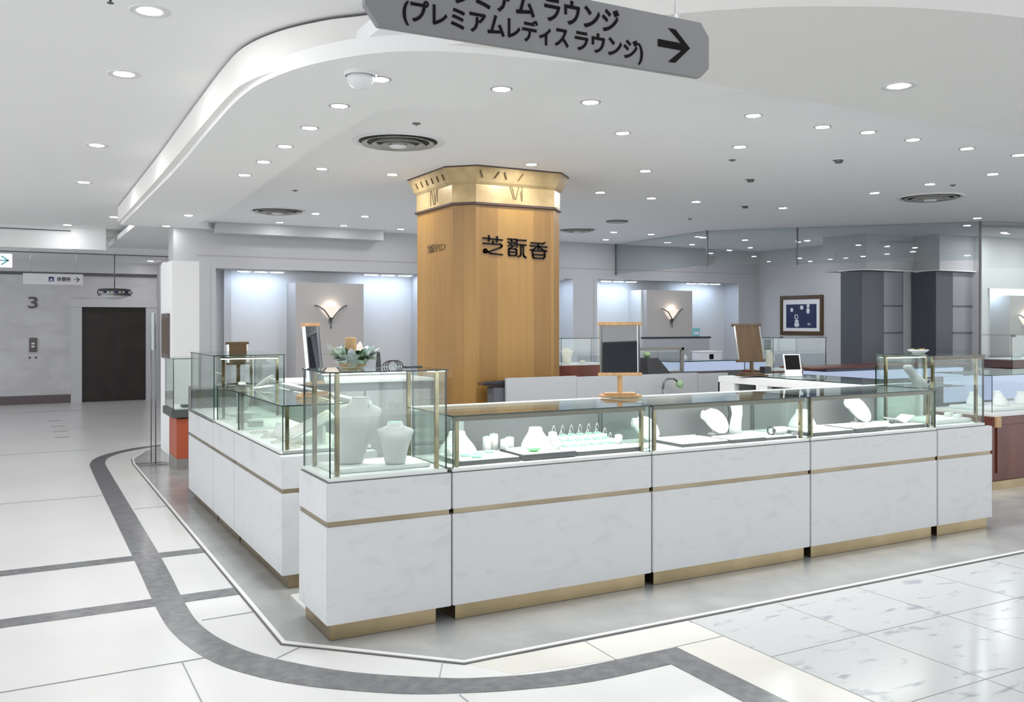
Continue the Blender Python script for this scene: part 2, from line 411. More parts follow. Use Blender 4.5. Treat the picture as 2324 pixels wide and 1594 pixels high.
# corridor end: dropped beam and lower ceiling before the lift wall
b = MB(); b.box(-9, 0.83, 16.3, 16.7, 2.80, 3.15, 'ceiling_white'); b.box(0.83, 1.32, 16.24, 16.7, 2.80, 3.15, 'ceiling_white')
b.box(-9, 0.8, 16.285, 16.32, 3.085, 3.10, 'gap_dark'); struct(b.build('ceiling'))
b = MB(); b.box(-9, 2.70, 18.0, 20.4, 2.84, 3.15, 'ceiling_grey'); struct(b.build('ceiling'))
b = MB(); b.box(-9, 2.70, 17.985, 18.0, 2.84, 2.855, 'gap_dark'); struct(b.build('trim_8'))

# ---- walls
b = MB(); b.box(-9, 1.0, 20.3, 20.55, 0, 3.1, 'lift_wall'); b.box(2.65, 2.9, 20.3, 20.55, 0, 3.1, 'lift_wall'); b.box(1.0, 2.65, 20.3, 20.55, 2.09, 3.1, 'lift_wall')
struct(b.build('wall_back'))
b = MB(); b.box(-9, 2.7, 20.20, 20.30, 2.62, 2.84, 'lift_frame'); b.box(-9, 2.7, 20.23, 20.30, 2.56, 2.60, 'gap_dark'); struct(b.build('trim_9'))
b = MB(); b.box(-9, 1.0, 20.27, 20.30, 0, 0.17, 'base_brown'); struct(b.build('baseboard_left'))
b = MB(); b.box(2.62, 2.72, 13.3, 20.3, 0, 3.15, 'wall_grey'); struct(b.build('wall_corridor'))
d = MB()
d.box(1.0,1.2,20.22,20.32,0,1.93,'lift_frame'); d.box(2.41,2.64,20.22,20.32,0,1.93,'lift_frame'); d.box(0.99,2.65,20.20,20.32,1.93,2.09,'lift_frame')
do = struct(d.build('door_1'))
d = MB(); d.box(1.2,2.41,20.32,20.40,0.0,1.93,'lift_door'); d.box(1.80,1.812,20.315,20.33,0.0,1.93,'black'); d.build('door_leaf', do)
# shop back wall: three lit recesses, each with a panel in the middle
Yb = 13.0
niches = [(2.45,5.52,0.75,2.365),(5.95,8.31,0.05,2.355),(8.80,12.02,0.75,2.36)]
b = MB(); xs = 1.90
for x0,x1,z0,z1 in niches:
    b.box(xs, x0, Yb, Yb+0.5, 0, 3.1, 'wall_grey'); b.box(x0, x1, Yb, Yb+0.5, z1, 3.1, 'wall_grey'); b.box(x0, x1, Yb, Yb+0.5, 0, z0, 'wall_grey')
    b.box(x0, x1, Yb+0.40, Yb+0.5, z0, z1, 'wall_white'); xs = x1
b.box(xs, 12.75, Yb, Yb+0.5, 0, 3.1, 'wall_grey')
struct(b.build('wall_back'))
b = MB()
for x0,x1,z0,z1 in niches:
    b.box(x0-0.06, x1+0.06, Yb-0.012, Yb, z1, z1+0.05, 'wall_grey'); b.box(x0-0.06, x0, Yb-0.012, Yb, z0, z1, 'wall_grey'); b.box(x1, x1+0.06, Yb-0.012, Yb, z0, z1, 'wall_grey')
b.box(2.2, 12.5, Yb-0.006, Yb, 2.53, 2.545, 'wall_panel')
struct(b.build('trim_10'))
b = MB(); b.box(3.542,4.56,Yb-0.10,Yb+0.40,0.7,2.186,'wall_panel'); b.box(9.794,10.823,Yb-0.10,Yb+0.40,0.7,2.19,'wall_panel'); b.box(9.76,9.794,Yb+0.02,Yb+0.4,0.7,2.19,'wall_white'); struct(b.build('wall_panel'))
# right wall with the picture, and the soffit over the dark cabinets
b = MB(); b.box(12.55, 12.8, 10.0, 13.4, 0, 3.0, 'wall_grey'); struct(b.build('wall_right'))
b = MB(); b.box(11.42, 15.0, 9.55, 10.4, 2.42, 2.99, 'wall_grey'); b.box(12.52, 15.0, 9.10, 9.6, 2.42, 2.99, 'wall_grey')
b.box(11.30, 12.47, 9.46, 10.0, 2.41, 2.425, 'ledge_white'); b.box(12.46, 13.6, 9.05, 9.6, 2.41, 2.425, 'ledge_white')
b.box(12.30, 12.56, 9.58, 10.0, 0, 2.42, 'wall_grey'); b.box(13.46, 13.8, 9.12, 9.6, 0, 2.42, 'wall_grey')
struct(b.build('wall_right'))
# neighbouring shop behind glass: wall with a lit recess
b = MB(); b.box(13.35, 13.56, 9.0, 9.3, 0, 2.98, 'wall_white'); b.box(13.56, 17.5, 9.0, 9.3, 2.16, 2.98, 'wall_white'); b.box(13.56, 17.5, 9.0, 9.3, 0, 0.9, 'wall_white')
b.box(13.56, 17.5, 9.35, 9.45, 0.9, 2.2, 'wall_white'); b.box(14.02, 15.2, 8.93, 9.35, 0.9, 2.05, 'wall_panel'); b.box(17.5, 22, 9.0, 9.45, 0, 2.98, 'wall_white')
struct(b.build('wall_right'))
b = MB(); b.box(22, 22.3, 3.8, 9.45, 0, 3.0, 'wall_grey'); struct(b.build('wall_right'))
# glass smoke screen hung from the ceiling, running back along the island and across to the right
def pane_seg(mb, p, q, z0, z1, m='glass_smoke', th=0.012):
    d = Vector((q[0]-p[0], q[1]-p[1])); L = d.length
    T = Matrix.Translation((p[0],p[1],0)) @ Matrix.Rotation(math.atan2(d.y,d.x),4,'Z')
    mb.pane(0, L, -th/2, th/2, z0, z1, m, 'glass_edge', T)
w1 = MB()
for p, q in (((9.20,13.0),(9.062,10.47)),((9.062,10.46),(9.90,9.51)),((9.912,9.496),(11.48,7.735))): pane_seg(w1, p, q, 2.46, 2.98)
wo = struct(w1.build('window_1'))
f = MB()
for p in ((9.19,12.98),(9.062,10.461),(9.912,9.496)): f.box(p[0]-0.010,p[0]+0.010,p[1]-0.010,p[1]+0.010,2.44,2.98,'steel_dark')
f.build('post', wo)
w2 = MB()
pane_seg(w2, (11.485,7.728), (12.25,7.50), 1.0, 2.98, 'glass'); pane_seg(w2, (12.26,7.497), (17.0,7.20), 2.5, 2.98, 'glass_smoke')
wo2 = struct(w2.build('window_2'))
f = MB(); f.box(11.47,11.495,7.715,7.74,1.0,2.98,'steel_dark'); f.box(12.245,12.265,7.49,7.51,2.5,2.98,'steel_dark'); f.build('post', wo2)
f = MB(); T = Matrix.Translation((11.485,7.728,0)) @ Matrix.Rotation(math.atan2(-0.23,0.775),4,'Z'); f.box(0,0.8,-0.02,0.02,2.90,2.94,'steel_dark',0,T); f.box(0.8,5.4,-0.02,0.02,2.90,2.94,'steel_dark',0,T); f.build('rail', wo2)
# white pier at the corridor corner
b = MB(); b.box(1.64,1.95,11.36,12.30,0,2.345,'ceiling_white'); struct(b.build('wall_pier'))
# unseen dark backdrop wall added behind the camera for the mirrors to reflect
b = MB(); b.box(-2.6,4.6,-6.0,-5.8,0,2.45,'backdrop_dark'); b.box(-2.6,4.6,-6.0,-5.78,2.45,3.15,'wall_white'); struct(b.build('wall_front'))
# grey partition closing the back of the island
# ---- ceiling lights
def downlight(name, x, y, z, r, emat, label, group, trim='trim_grey', lampr=None):
    t = thing(name, (x,y,z), label, 'ceiling light', group)
    b = MB(); ri = r*0.80
    if lampr: b.lathe([(r,0.0),(r,-0.004),(r*0.93,-0.006),(lampr*1.02,-0.002)], (0,0,0), 'trim_white', 20, caps=False)
    else: b.lathe([(r,0.0),(r,-0.003),(ri,-0.004),(ri*0.98,-0.002)], (0,0,0), trim, 20, caps=False)
    b.build('trim_ring', t, shift=False)
    b = MB(); lr = lampr or ri*0.98
    b.lathe([(lr,-0.0035),(lr*0.5,-0.0038)], (0,0,0), emat, 8, True, False); b.build('lamp_disc', t, shift=False)
    return t
orden = ['first','second','third','fourth','fifth','sixth','seventh','eighth','ninth','tenth']
proto = {}
def place_dl(kind, x, y, z, r, emat, label, group, lampr=None):
    if kind not in proto: proto[kind] = downlight('downlight', x, y, z, r, emat, label, group, lampr=lampr)
    else: dup(proto[kind], (x,y,z), label, group)
for i,(x,y) in enumerate([(1.703,5.246),(1.722,5.932),(1.743,6.638),(1.758,7.355),(1.769,8.09),(1.84,11.44),(1.78,12.85)]):
    place_dl('ring' if y < 12 else 'ringdim', x, y, 2.90, 0.062, 'lamp' if y < 12 else 'lamp_dim', f'{orden[i]} white downlight back from the dome in the row over the left counters', 'downlights in the curved soffit')
for i,(x,y) in enumerate([(1.707,4.574),(2.369,4.439),(3.036,4.552)]):
    place_dl('ring', x, y, 2.90 if x < 2.49 else 2.9295, 0.062, 'lamp', ['bright downlight touching the white ceiling dome','downlight alone below the middle of the hanging sign','downlight on the pointed tip of the soffit below the sign arrow'][i], 'downlights in the curved soffit')
for i,(x,y) in enumerate([(4.301,4.507),(4.977,4.536),(5.402,4.503),(5.918,4.525),(6.591,4.547),(7.221,4.522)]):
    place_dl('main', x, y, 2.98, 0.060, 'lamp', f'{orden[i]} downlight from the left in the front row over the right counters', 'downlights over the front counters')
for i,(x,y,l) in enumerate([(3.867,5.38,'first downlight on the flat ceiling right of the soffit tip'),(3.934,6.819,'downlight just above the gilded pillar top shining on its lettering'),(4.969,5.356,'second downlight right of the soffit tip in the second row'),
    (5.01,6.618,'downlight right of the pillar top in the third row'),(5.418,7.94,'downlight close right of the pillar shaft in the fourth row'),(6.16,8.032,'dark rimmed downlight second right of the pillar in the fourth row'),
    (6.785,8.02,'glaring downlight third right of the pillar in the fourth row'),(8.058,7.949,'fifth downlight right of the pillar in the fourth row'),(7.982,6.569,'downlight left of the right hand round air diffuser'),
    (7.955,5.891,'downlight just above the right hand round air diffuser'),(7.926,5.211,'tilted downlight near the right edge above the right diffuser'),(11.065,7.489,'glaring downlight above the glass shop front at right edge'),
    (2.406,7.914,'downlight right of the left soffit row before the second diffuser'),(3.071,7.904,'downlight close left of the gilded pillar top')]):
    place_dl('main', x, y, 2.98, 0.060, 'lamp', l, 'downlights over the shop floor')
for i,(x,y,l) in enumerate([(3.186,12.405,'small far downlight below the second air diffuser, leftmost by the back wall'),(3.323,11.193,'small far downlight right of the second air diffuser'),(4.076,12.363,'second small downlight from left along the back wall'),
    (3.963,11.163,'second small downlight right of the second air diffuser'),(4.958,12.425,'small downlight left of the pillar shaft by the back wall'),(7.954,11.293,'first small far downlight right of the pillar diffuser'),
    (8.66,11.293,'second small far downlight right of the pillar diffuser'),(8.551,12.366,'small far downlight nearest the back wall right of the pillar'),(9.70,11.30,'small far downlight behind the hanging smoke glass, left'),(10.6,11.30,'small far downlight behind the hanging smoke glass, right'),
    (10.4,12.4,'small far downlight behind the smoke glass by the back wall'),(11.6,10.9,'small far downlight behind the smoke glass above the picture'),(13.2,8.5,'downlight in front of the dark tall cabinets'),(14.2,8.3,'downlight inside the neighbouring shop behind glass'),(12.6,6.0,'downlight at the right edge of the ceiling')]):
    place_dl('far' if y < 12 else 'fardim', x, y, 2.98, 0.060, 'lamp_far' if y < 12 else 'lamp_dim', l, 'small downlights at the back of the shop')
for i,(x,y,l) in enumerate([(0.59,4.811,'large nearest downlight at the top left of the corridor ceiling'),(0.598,6.104,'second downlight from the top in the left corridor ceiling'),(0.632,8.664,'third downlight from the top in the left corridor ceiling'),
    (0.671,11.008,'fourth downlight from the top in the left corridor ceiling'),(1.28,14.403,'corridor downlight at the far end of the curved soffit'),(0.738,15.9,'corridor downlight just before the dropped beam'),(2.312,17.6,'corridor downlight at right before the white pier')]):
    place_dl('corr' if abs(y-15.9) > 0.1 else 'corrdim', x, y, 3.15, 0.098, 'lamp_corridor' if abs(y-15.9) > 0.1 else 'lamp_dim', l, 'corridor downlights', 0.057)
place_dl('corr', 2.384, 19.3, 2.84, 0.098, 'lamp_corridor', 'farthest corridor downlight over the lift lobby', 'corridor downlights')
place_dl('corr', 4.344, 3.412, 2.93, 0.098, 'lamp_corridor', 'large recessed downlight at top right of the picture', 'corridor downlights')
# unseen downlights added outside the frame to brighten the corridor
for k,(x,y) in enumerate([(0.6,2.2),(0.6,-0.4),(4.4,0.4),(7.4,1.0),(10.4,2.6),(7.4,3.3),(13.4,3.0),(-2.0,4.5),(-2.0,8.5),(-2.0,12.5),(2.6,0.9)]):
    place_dl('corr', x, y, 3.15 if x < 2.5 or y < 2 else 2.93, 0.098, 'lamp_corridor', 'added corridor downlight outside the picture', 'added corridor downlights out of view')
# unlit spot heads
for i,(x,y,l) in enumerate([(6.16,6.501,'dark unlit spot lamp in the ceiling between two diffusers'),(6.081,5.375,'dark unlit spot lamp below the front downlight row'),(7.512,8.016,'tilted dark spot lamp beside the glaring downlight')]):
    t = thing('spot_lamp', (x,y,2.98), l, 'ceiling light', 'unlit ceiling spots')
    b = MB(); b.lathe([(0.06,0),(0.06,-0.005),(0.045,-0.007)], (0,0,0), 'trim_white', 18, False); b.build('trim_ring', t, shift=False)
    b = MB(); b.lathe([(0.044,0.0),(0.040,-0.004),(0.028,-0.03),(0.012,-0.032)], (0.008,0,0), 'steel_dark', 14); b.build('lamp_head', t, shift=False)
# round air diffusers
def diffuser(x, y, r, label):
    t = thing('air_diffuser', (x,y,2.98), label, 'air vent', 'round ceiling air diffusers')
    b = MB(); b.lathe([(r*1.0,0),(r*1.0,-0.006),(r*0.93,-0.014),(r*0.86,-0.004)], (0,0,0), 'trim_white', 40, False); b.build('outer_ring', t, shift=False)
    b = MB(); b.lathe([(r*0.90,-0.001),(r*0.05,-0.0012)], (0,0,0), 'vent_dark', 32); b.build('throat', t, shift=False)
    for k,(ro,dz) in enumerate(((0.80,0.020),(0.60,0.032),(0.40,0.040))):
        b = MB(); b.lathe([(r*(ro-0.10),-0.004),(r*ro,-dz),(r*ro,-dz-0.004),(r*(ro-0.12),-0.010)], (0,0,0), 'vent_grey', 40, False); b.build('cone_ring', t, shift=False)
    b = MB(); b.lathe([(r*0.06,-0.002),(r*0.20,-0.036),(r*0.17,-0.046),(r*0.02,-0.050)], (0,0,0), 'trim_white', 24); b.build('core', t, shift=False)
diffuser(2.554,6.446,0.345,'large round air diffuser on the ceiling left above the pillar')
diffuser(2.826,11.11,0.345,'far round air diffuser above the left lit wall recess')
diffuser(8.768,6.482,0.345,'round air diffuser on the ceiling at the right')
diffuser(7.259,11.233,0.30,'far round air diffuser half hidden right of the pillar')
# dome and little ceiling fittings
t = thing('ceiling_dome', (1.574,4.502,2.90), 'white round camera dome on the soffit beside a bright downlight', 'camera dome')
b = MB(); b.lathe([(0.085,0),(0.085,-0.012),(0.078,-0.02)], (0,0,0), 'trim_white', 28, False); b.build('mount', t, shift=False)
b = MB(); b.lathe([(0.072,-0.018),(0.068,-0.045),(0.050,-0.070),(0.025,-0.083),(0.004,-0.086)], (0,0,0), 'plastic_white', 24); b.build('dome', t, shift=False)
for i,(x,y,l) in enumerate([(2.433,5.804,'tiny dark sprinkler above the large air diffuser'),(5.315,5.819,'tiny dark sprinkler below the second ceiling light row'),(7.83,9.379,'tiny dark sprinkler far right of the pillar'),(2.556,9.33,'tiny dark sprinkler left of the pillar top'),(8.21,5.816,'tiny dark sprinkler above the right air diffuser')]):
    t = thing('sprinkler', (x,y,2.98), l, 'sprinkler', 'ceiling sprinklers')
    b = MB(); b.lathe([(0.030,0),(0.028,-0.006),(0.010,-0.010)], (0,0,0), 'steel_dark', 14); b.build('flange', t, shift=False)
    b = MB(); b.lathe([(0.006,-0.008),(0.006,-0.014),(0.010,-0.015),(0.010,-0.017)], (0,0,0), 'chrome', 10); b.build('head', t, shift=False)
b = MB(); b.lathe([(0.15,0),(0.15,-0.012),(0.13,-0.02)], (0,0,0), 'steel_dark', 24); tag(b.build('ceiling_speaker', None, (7.134,10.056,2.98)), 'flat dark round speaker on the ceiling right of the pillar', 'speaker')
t = thing('sprinkler', (0.40,4.68,3.15), 'small hanging sprinkler at the top left of the corridor ceiling', 'sprinkler', 'ceiling sprinklers')
b = MB(); b.lathe([(0.006,0),(0.006,-0.03),(0.016,-0.032),(0.016,-0.035)], (0,0,0), 'steel_dark', 10); b.build('head', t, shift=False)

# ================================================================== PILLAR
def octa(a, c, cx=3.96, cy_=7.70): return [(cx-a+c,cy_-a),(cx+a-c,cy_-a),(cx+a,cy_-a+c),(cx+a,cy_+a-c),(cx+a-c,cy_+a),(cx-a+c,cy_+a),(cx-a,cy_+a-c),(cx-a,cy_-a+c)]
pil = thing('pillar', (3.96,7.70,0), 'tall maple panelled octagonal pillar with a flared gilded capital', 'pillar')
b = MB(); b.prism(octa(0.555,0.155), 0, 2.645, 'maple'); b.build('shaft', pil)
def octa_ring(mb, prof, m):
    rings = [[(p[0],p[1],z) for p in octa(a,c)] for a,c,z in prof]
    mb.loft(rings, m, True, False)
b = MB(); octa_ring(b, [(0.562,0.16,2.668),(0.562,0.16,2.825),(0.585,0.175,2.85),(0.64,0.21,2.968)], 'capital_gold'); cap = b.build('capital', pil)
b = MB(); octa_ring(b, [(0.645,0.212,2.968),(0.645,0.212,2.98)], 'moulding_brown'); b.build('top_moulding', pil)
b = MB(); octa_ring(b, [(0.560,0.158,2.643),(0.578,0.165,2.648),(0.578,0.165,2.666),(0.562,0.16,2.670)], 'moulding_brown'); b.build('moulding', pil)
# incised ornament on the capital
b = MB(); yf = 7.70-0.562-0.003
def bar2(mb, T, x0,y0,x1,y1,wd,m='ink',th=0.004):       # straight stroke on a plane
    d = Vector((x1-x0,y1-y0)); L = d.length
    R = T @ Matrix.Translation((x0,y0,0)) @ Matrix.Rotation(math.atan2(d.y,d.x),4,'Z')
    mb.box(0,L,-wd/2,wd/2,0,th,m,0,R)
Tm = facing_south(3.89, yf+0.003, 2.70)
for q in ((0,0.14,0.045,0.01),(0.02,0.14,0.06,0.01),(0.10,0.14,0.065,0.01),(0.13,0.14,0.13,0.0),(0.115,0.09,0.125,0.0),(0.06,0.14,0.14,0.14)): bar2(b, Tm, *q, 0.007, 'capital_ink')
Tw = facing_west(3.96-0.562, 7.78, 2.69)
for q in ((0.02,0.14,0.02,0.0),(0.04,0.14,0.09,0.0),(0.09,0.14,0.12,0.0),(0.15,0.14,0.12,0.0),(0.17,0.14,0.17,0.02),(0.02,0.14,0.06,0.14)): bar2(b, Tw, *q, 0.011, 'capital_ink')
for k in range(6):
    y = 7.98-0.12*k
    b.box(-0.006,0.006,-0.006,0.006,0,0.055,'capital_ink',0, Matrix.Translation((3.962-0.602,y,2.875)) @ Matrix.Rotation(-0.43,4,'Y'))
for k in range(4):
    x = 3.60+0.12*k
    b.box(-0.005,0.005,-0.004,0.004,0,0.07,'capital_ink',0, Matrix.Translation((x,7.70-0.606,2.88)) @ Matrix.Rotation(0.43,4,'X') @ Matrix.Rotation(0.5 if k%2 else -0.5,4,'Y'))
b.build('ornament', cap)
# lettering: three brush-like characters drawn as raised strokes (unit = pixel of the drawing, 12.9 to a photo pixel)
def stroke_text(name, parent, T, strokes, sc_, wd, th, m):
    mb = MB()
    for s in strokes:
        w_ = wd
        if isinstance(s[0], (int,float)): w_ = s[0]; s = s[1:]
        P = [Vector((p[0]*sc_, -p[1]*sc_)) for p in s]
        for p, q in zip(P, P[1:]):
            d = q-p; L = d.length
            R = T @ Matrix.Translation((p.x,p.y,0)) @ Matrix.Rotation(math.atan2(d.y,d.x),4,'Z')
            mb.box(-w_*0.42, L+w_*0.42, -w_/2, w_/2, 0, th, m, 0, R)
    return mb.build(name, parent)
def arc(cx,cy_,rx,ry,a0,a1,n=8): return [(cx+rx*math.cos(math.radians(a0+(a1-a0)*i/n)), cy_+ry*math.sin(math.radians(a0+(a1-a0)*i/n))) for i in range(n+1)]
ch1 = [[(210,240),(745,268)],[(370,175),(366,310)],[(600,190),(598,320)],[(490,310),(488,370)],
       [(210,372),(690,380),(735,400),(738,430),(700,460),(330,588)], arc(265,562,42,42,0,360,12), [(310,570),(420,620),(745,640)]]
ch2 = [[(915,232),(990,232),(1020,260),(1030,420)],[(925,310),(985,330)],[(930,410),(1000,360)],[(1070,232),(1140,232),(1170,262),(1178,420)],[(1080,310),(1135,330)],[(1060,420),(1140,350)],
       [(1010,440),(960,475)],[(960,475),(1130,475),(1165,500),(1168,620),(1130,650),(965,650),(938,620),(938,500),(960,475)],[(940,562),(1165,562)],
       [(1205,245),(1440,250)],[(1195,360),(1440,370)],[(1290,370),(1288,600),(1270,650),(1210,672)],[(1362,370),(1362,600),(1385,655),(1440,690)]]
ch3 = [[(1600,300),(1950,310),(2005,280)],[(1570,375),(2070,395)],[(1810,310),(1812,480)],[(1770,390),(1680,470),(1570,485)],[(1850,395),(1930,470),(2060,500)],
       [(1640,500),(2010,505)],[(1640,500),(1640,640),(1680,690),(1960,695),(2005,650),(2005,505)],[(1650,600),(2000,605)]]
pxm = (4.373-3.556)/2324.0
ylet = 7.70-0.555
stroke_text('lettering', pil, facing_south(3.556, ylet, 2.437), ch1+ch2+ch3, pxm, 0.0135, 0.012, 'ink')
text_mesh('side_lettering', '宝飾サロン', 0.085, 0.003, 'capital_ink', pil, facing_west(3.96-0.557, 7.845, 2.262), 0.001, 0.40)

# ================================================================== HANGING SIGNS
Ys = 2.02
sg = thing('hanging_sign', (1.25,Ys,2.30), 'large grey hanging sign with black writing and a right arrow', 'sign')
b = MB()
pts = [(0.718,2.345),(0.752,2.3),(1.726,2.305),(1.756,2.334),(1.756,2.425),(1.726,2.462),(0.752,2.462),(0.718,2.43)]
pts = [(x, z) for x, z in pts]
v0 = []
P = [(x,Ys,z) for x,z in pts]; Q = [(x,Ys+0.02,z) for x,z in pts]
b.loft([P,Q], 'sign_grey', True, False); b.build('board', sg)
def sgpx(u, v):                              # metres on the board
    return u, v
text_mesh('lettering', 'プレミアム', 0.072, 0.001, 'ink', sg, facing_south(0.885,Ys-0.001,2.390), 0.0016, 0.29)
text_mesh('lettering', 'ラウンジ', 0.072, 0.001, 'ink', sg, facing_south(1.204,Ys-0.001,2.390), 0.0016, 0.236)
text_mesh('lettering', '(プレミアム', 0.060, 0.001, 'ink', sg, facing_south(0.811,Ys-0.001,2.327), 0.0014, 0.276)
text_mesh('lettering', 'レディス', 0.060, 0.001, 'ink', sg, facing_south(1.096,Ys-0.001,2.327), 0.0014, 0.182)
text_mesh('lettering', 'ラウンジ)', 0.060, 0.001, 'ink', sg, facing_south(1.298,Ys-0.001,2.327), 0.0014, 0.222)
b = MB(); Ta = facing_south(1.572,Ys-0.0005,2.382)
b.loft([[Ta @ Vector((x,y,zz)) for x,y in ((0,0.010),(0.083,0.010),(0.036,0.046),(0.060,0.046),(0.113,0.0),(0.060,-0.048),(0.036,-0.048),(0.083,-0.010),(0,-0.010))] for zz in (0,0.002)], 'ink', True, False)
b.build('arrow', sg)
for x in (0.82, 1.64):
    b = MB(); b.tube([(x,Ys+0.01,2.462),(x,Ys+0.01,2.93)], 0.0012, 'chrome', 6); b.box(x-0.006,x+0.006,Ys+0.003,Ys+0.017,2.462,2.474,'chrome'); b.build('hanging_wire', sg)

sg = thing('hanging_sign', (0.6,18.0,2.28), 'white sign board with navy symbol and arrow before the lift wall', 'sign')
b = MB(); b.box(0.135,1.083,17.96,17.99,2.285,2.475,'sign_white'); b.build('board', sg)
b = MB(); Tn = facing_south(0.135,17.96,2.285)
b.box(0.40,0.48,0.055,0.135,0,0.003,'sign_navy',0,Tn); b.box(0.415,0.465,0.068,0.085,0.003,0.006,'sign_white',0,Tn); b.box(0.43,0.45,0.085,0.11,0.003,0.006,'sign_white',0,Tn); b.build('symbol', sg)
text_mesh('lettering', '休憩所', 0.085, 0.002, 'ink', sg, facing_south(0.135+0.53,17.958,2.285+0.065), 0.001, 0.22)
b = MB(); Ta = facing_south(0.135+0.80,17.96,2.285+0.095); bar2(b,Ta,0,0,0.085,0,0.010,th=0.003); bar2(b,Ta,0.045,0.045,0.09,-0.003,0.012,th=0.003); bar2(b,Ta,0.045,-0.045,0.09,0.003,0.012,th=0.003); b.build('arrow', sg)
for x in (0.25,0.97):
    b = MB(); b.tube([(x,17.975,2.475),(x,17.975,3.15)], 0.004, 'chrome', 6); b.build('hanging_rod', sg)
sg = thing('hanging_sign', (-0.35,13.0,2.3), 'lit white sign with a teal arrow at the left edge', 'sign')
b = MB(); b.box(-0.75,-0.02,12.97,13.03,2.30,2.47,'sign_lit',0.004); b.build('board', sg)
b = MB(); Ta = facing_south(-0.20,12.968,2.385); bar2(b,Ta,0,0,0.12,0,0.016,'teal'); bar2(b,Ta,0.06,0.055,0.14,-0.005,0.018,'teal'); bar2(b,Ta,0.06,-0.055,0.14,0.005,0.018,'teal'); b.build('arrow', sg)
b = MB(); b.tube([(-0.3,13.0,2.47),(-0.3,13.0,3.15)], 0.005, 'chrome', 6); b.build('hanging_rod', sg)

# lift lobby
def wallthing(name, mb, label, cat): return tag(mb.build(name), label, cat)
fl = thing('floor_numeral', (0.33,20.28,1.95), 'dark metal numeral 3 high on the lift wall', 'numeral')
text_mesh('numeral', '3', 0.32, 0.01, 'base_brown', fl, facing_south(0.24,20.285,1.90), 0.004, 0.17)
pn = thing('call_panel', (0.33,20.29,1.17), 'dark lift call panel with two lit buttons below the numeral', 'button panel')
b = MB(); b.box(0.259,0.398,20.275,20.30,1.03,1.31,'base_brown',0.004); b.build('plate', pn)
for z in (1.20,1.14):
    b = MB(); b.box(0.30,0.355,20.268,20.276,z-0.018,z+0.018,'sign_white'); b.build('button', pn)
for x in (0.27,0.38):
    b = MB(); b.lathe([(0.025,0),(0.022,0.01)], (0,0,0), 'steel_dark', 12); b.xf(Matrix.Translation((x,20.30,0.92)) @ Matrix.Rotation(PI/2,4,'X')); b.build('call_button', pn)
lp = thing('pendant_lamp', (1.607,18.0,2.64), 'round crystal pendant lamp hanging before the lift door', 'lamp')
b = MB(); b.tube([(1.607,18,2.23),(1.607,18,2.84)], 0.008, 'steel_dark', 8); b.build('stem', lp)
b = MB(); b.lathe([(0.28,0.0),(0.285,0.06),(0.28,0.12),(0.20,0.13)], (1.607,18,2.10), 'steel_dark', 28, False); b.build('drum', lp)
for k in range(28):
    a = 2*PI*k/28
    b = MB(); b.sphere((1.607+0.288*math.cos(a),18+0.288*math.sin(a),2.16), 0.022, 'plastic_white' if k%3 else 'sign_navy', 6, 5); b.build('crystal', lp)
b = MB(); b.lathe([(0.27,0.01),(0.20,-0.025),(0.08,-0.055),(0.01,-0.06)], (1.607,18,2.10), 'plastic_white', 24); b.build('glass_bowl', lp)
pf = thing('picture_frame', (1.62,11.8,1.18), 'narrow dark framed picture on the side of the white pier', 'picture')
b = MB(); b.box(1.615,1.64,11.52,12.08,1.17,1.72,'base_brown',0.004); b.build('frame', pf)
b = MB(); b.box(1.612,1.616,11.57,12.03,1.23,1.67,'wood_brown'); b.build('print', pf)

# orange pedestal with a glass display box
pd = thing('display_pedestal', (1.65,10.65,0), 'orange pedestal with grey plinth and dark top holding a glass box', 'display stand')
b = MB(); b.box(1.55,1.80,10.40,10.95,0.12,0.56,'orange',0.004); b.build('body', pd)
b = MB(); b.box(1.55,1.80,10.40,10.95,0,0.12,'plinth_grey'); b.build('plinth', pd)
b = MB(); b.box(1.49,1.80,10.34,11.02,0.575,0.66,'slate',0.004); b.build('top_slab', pd)
b = MB(); b.box(1.53,1.78,10.40,10.98,0.66,0.672,'bed_white'); b.build('display_bed', pd)
for q in ((1.51,1.785,10.375,10.383),(1.51,1.785,10.98,10.988)):
    b = MB(); b.pane(*q,0.66,1.21); b.build('glass_pane', pd)
b = MB(); b.pane(1.51,1.518,10.383,10.98,0.66,1.21); b.build('glass_pane', pd)
b = MB(); b.pane(1.51,1.785,10.375,10.988,1.21,1.217); b.build('glass_top', pd)
cs = MB(); cs.box(1.62,1.77,10.46,10.62,0.6735,0.70,'slate',0.004); tag(cs.build('jewel_case'), 'flat dark case lying in the glass box on the orange pedestal', 'case')
# slim acrylic notice stand on two rods
st = thing('notice_stand', (1.37,10.95,0), 'slim metal stand with two rods and flat feet beside the orange pedestal', 'stand')
for x,y in ((1.362,10.98),(1.394,10.86)):
    b = MB(); b.tube([(x,y,0.02),(x,y,1.60)], 0.006, 'steel_dark', 8); b.build('rod', st)
    b = MB(); b.box(1.20,1.53,y-0.014,y+0.014,0.009,0.022,'chrome',0.002); b.build('foot', st)
b = MB(); T = Matrix.Translation((1.378,10.92,0)) @ Matrix.Rotation(1.3,4,'Z'); b.pane(-0.14,0.14,-0.003,0.003,1.30,1.72,'glass_clear','glass_edge_soft',T); b.build('acrylic_panel', st)

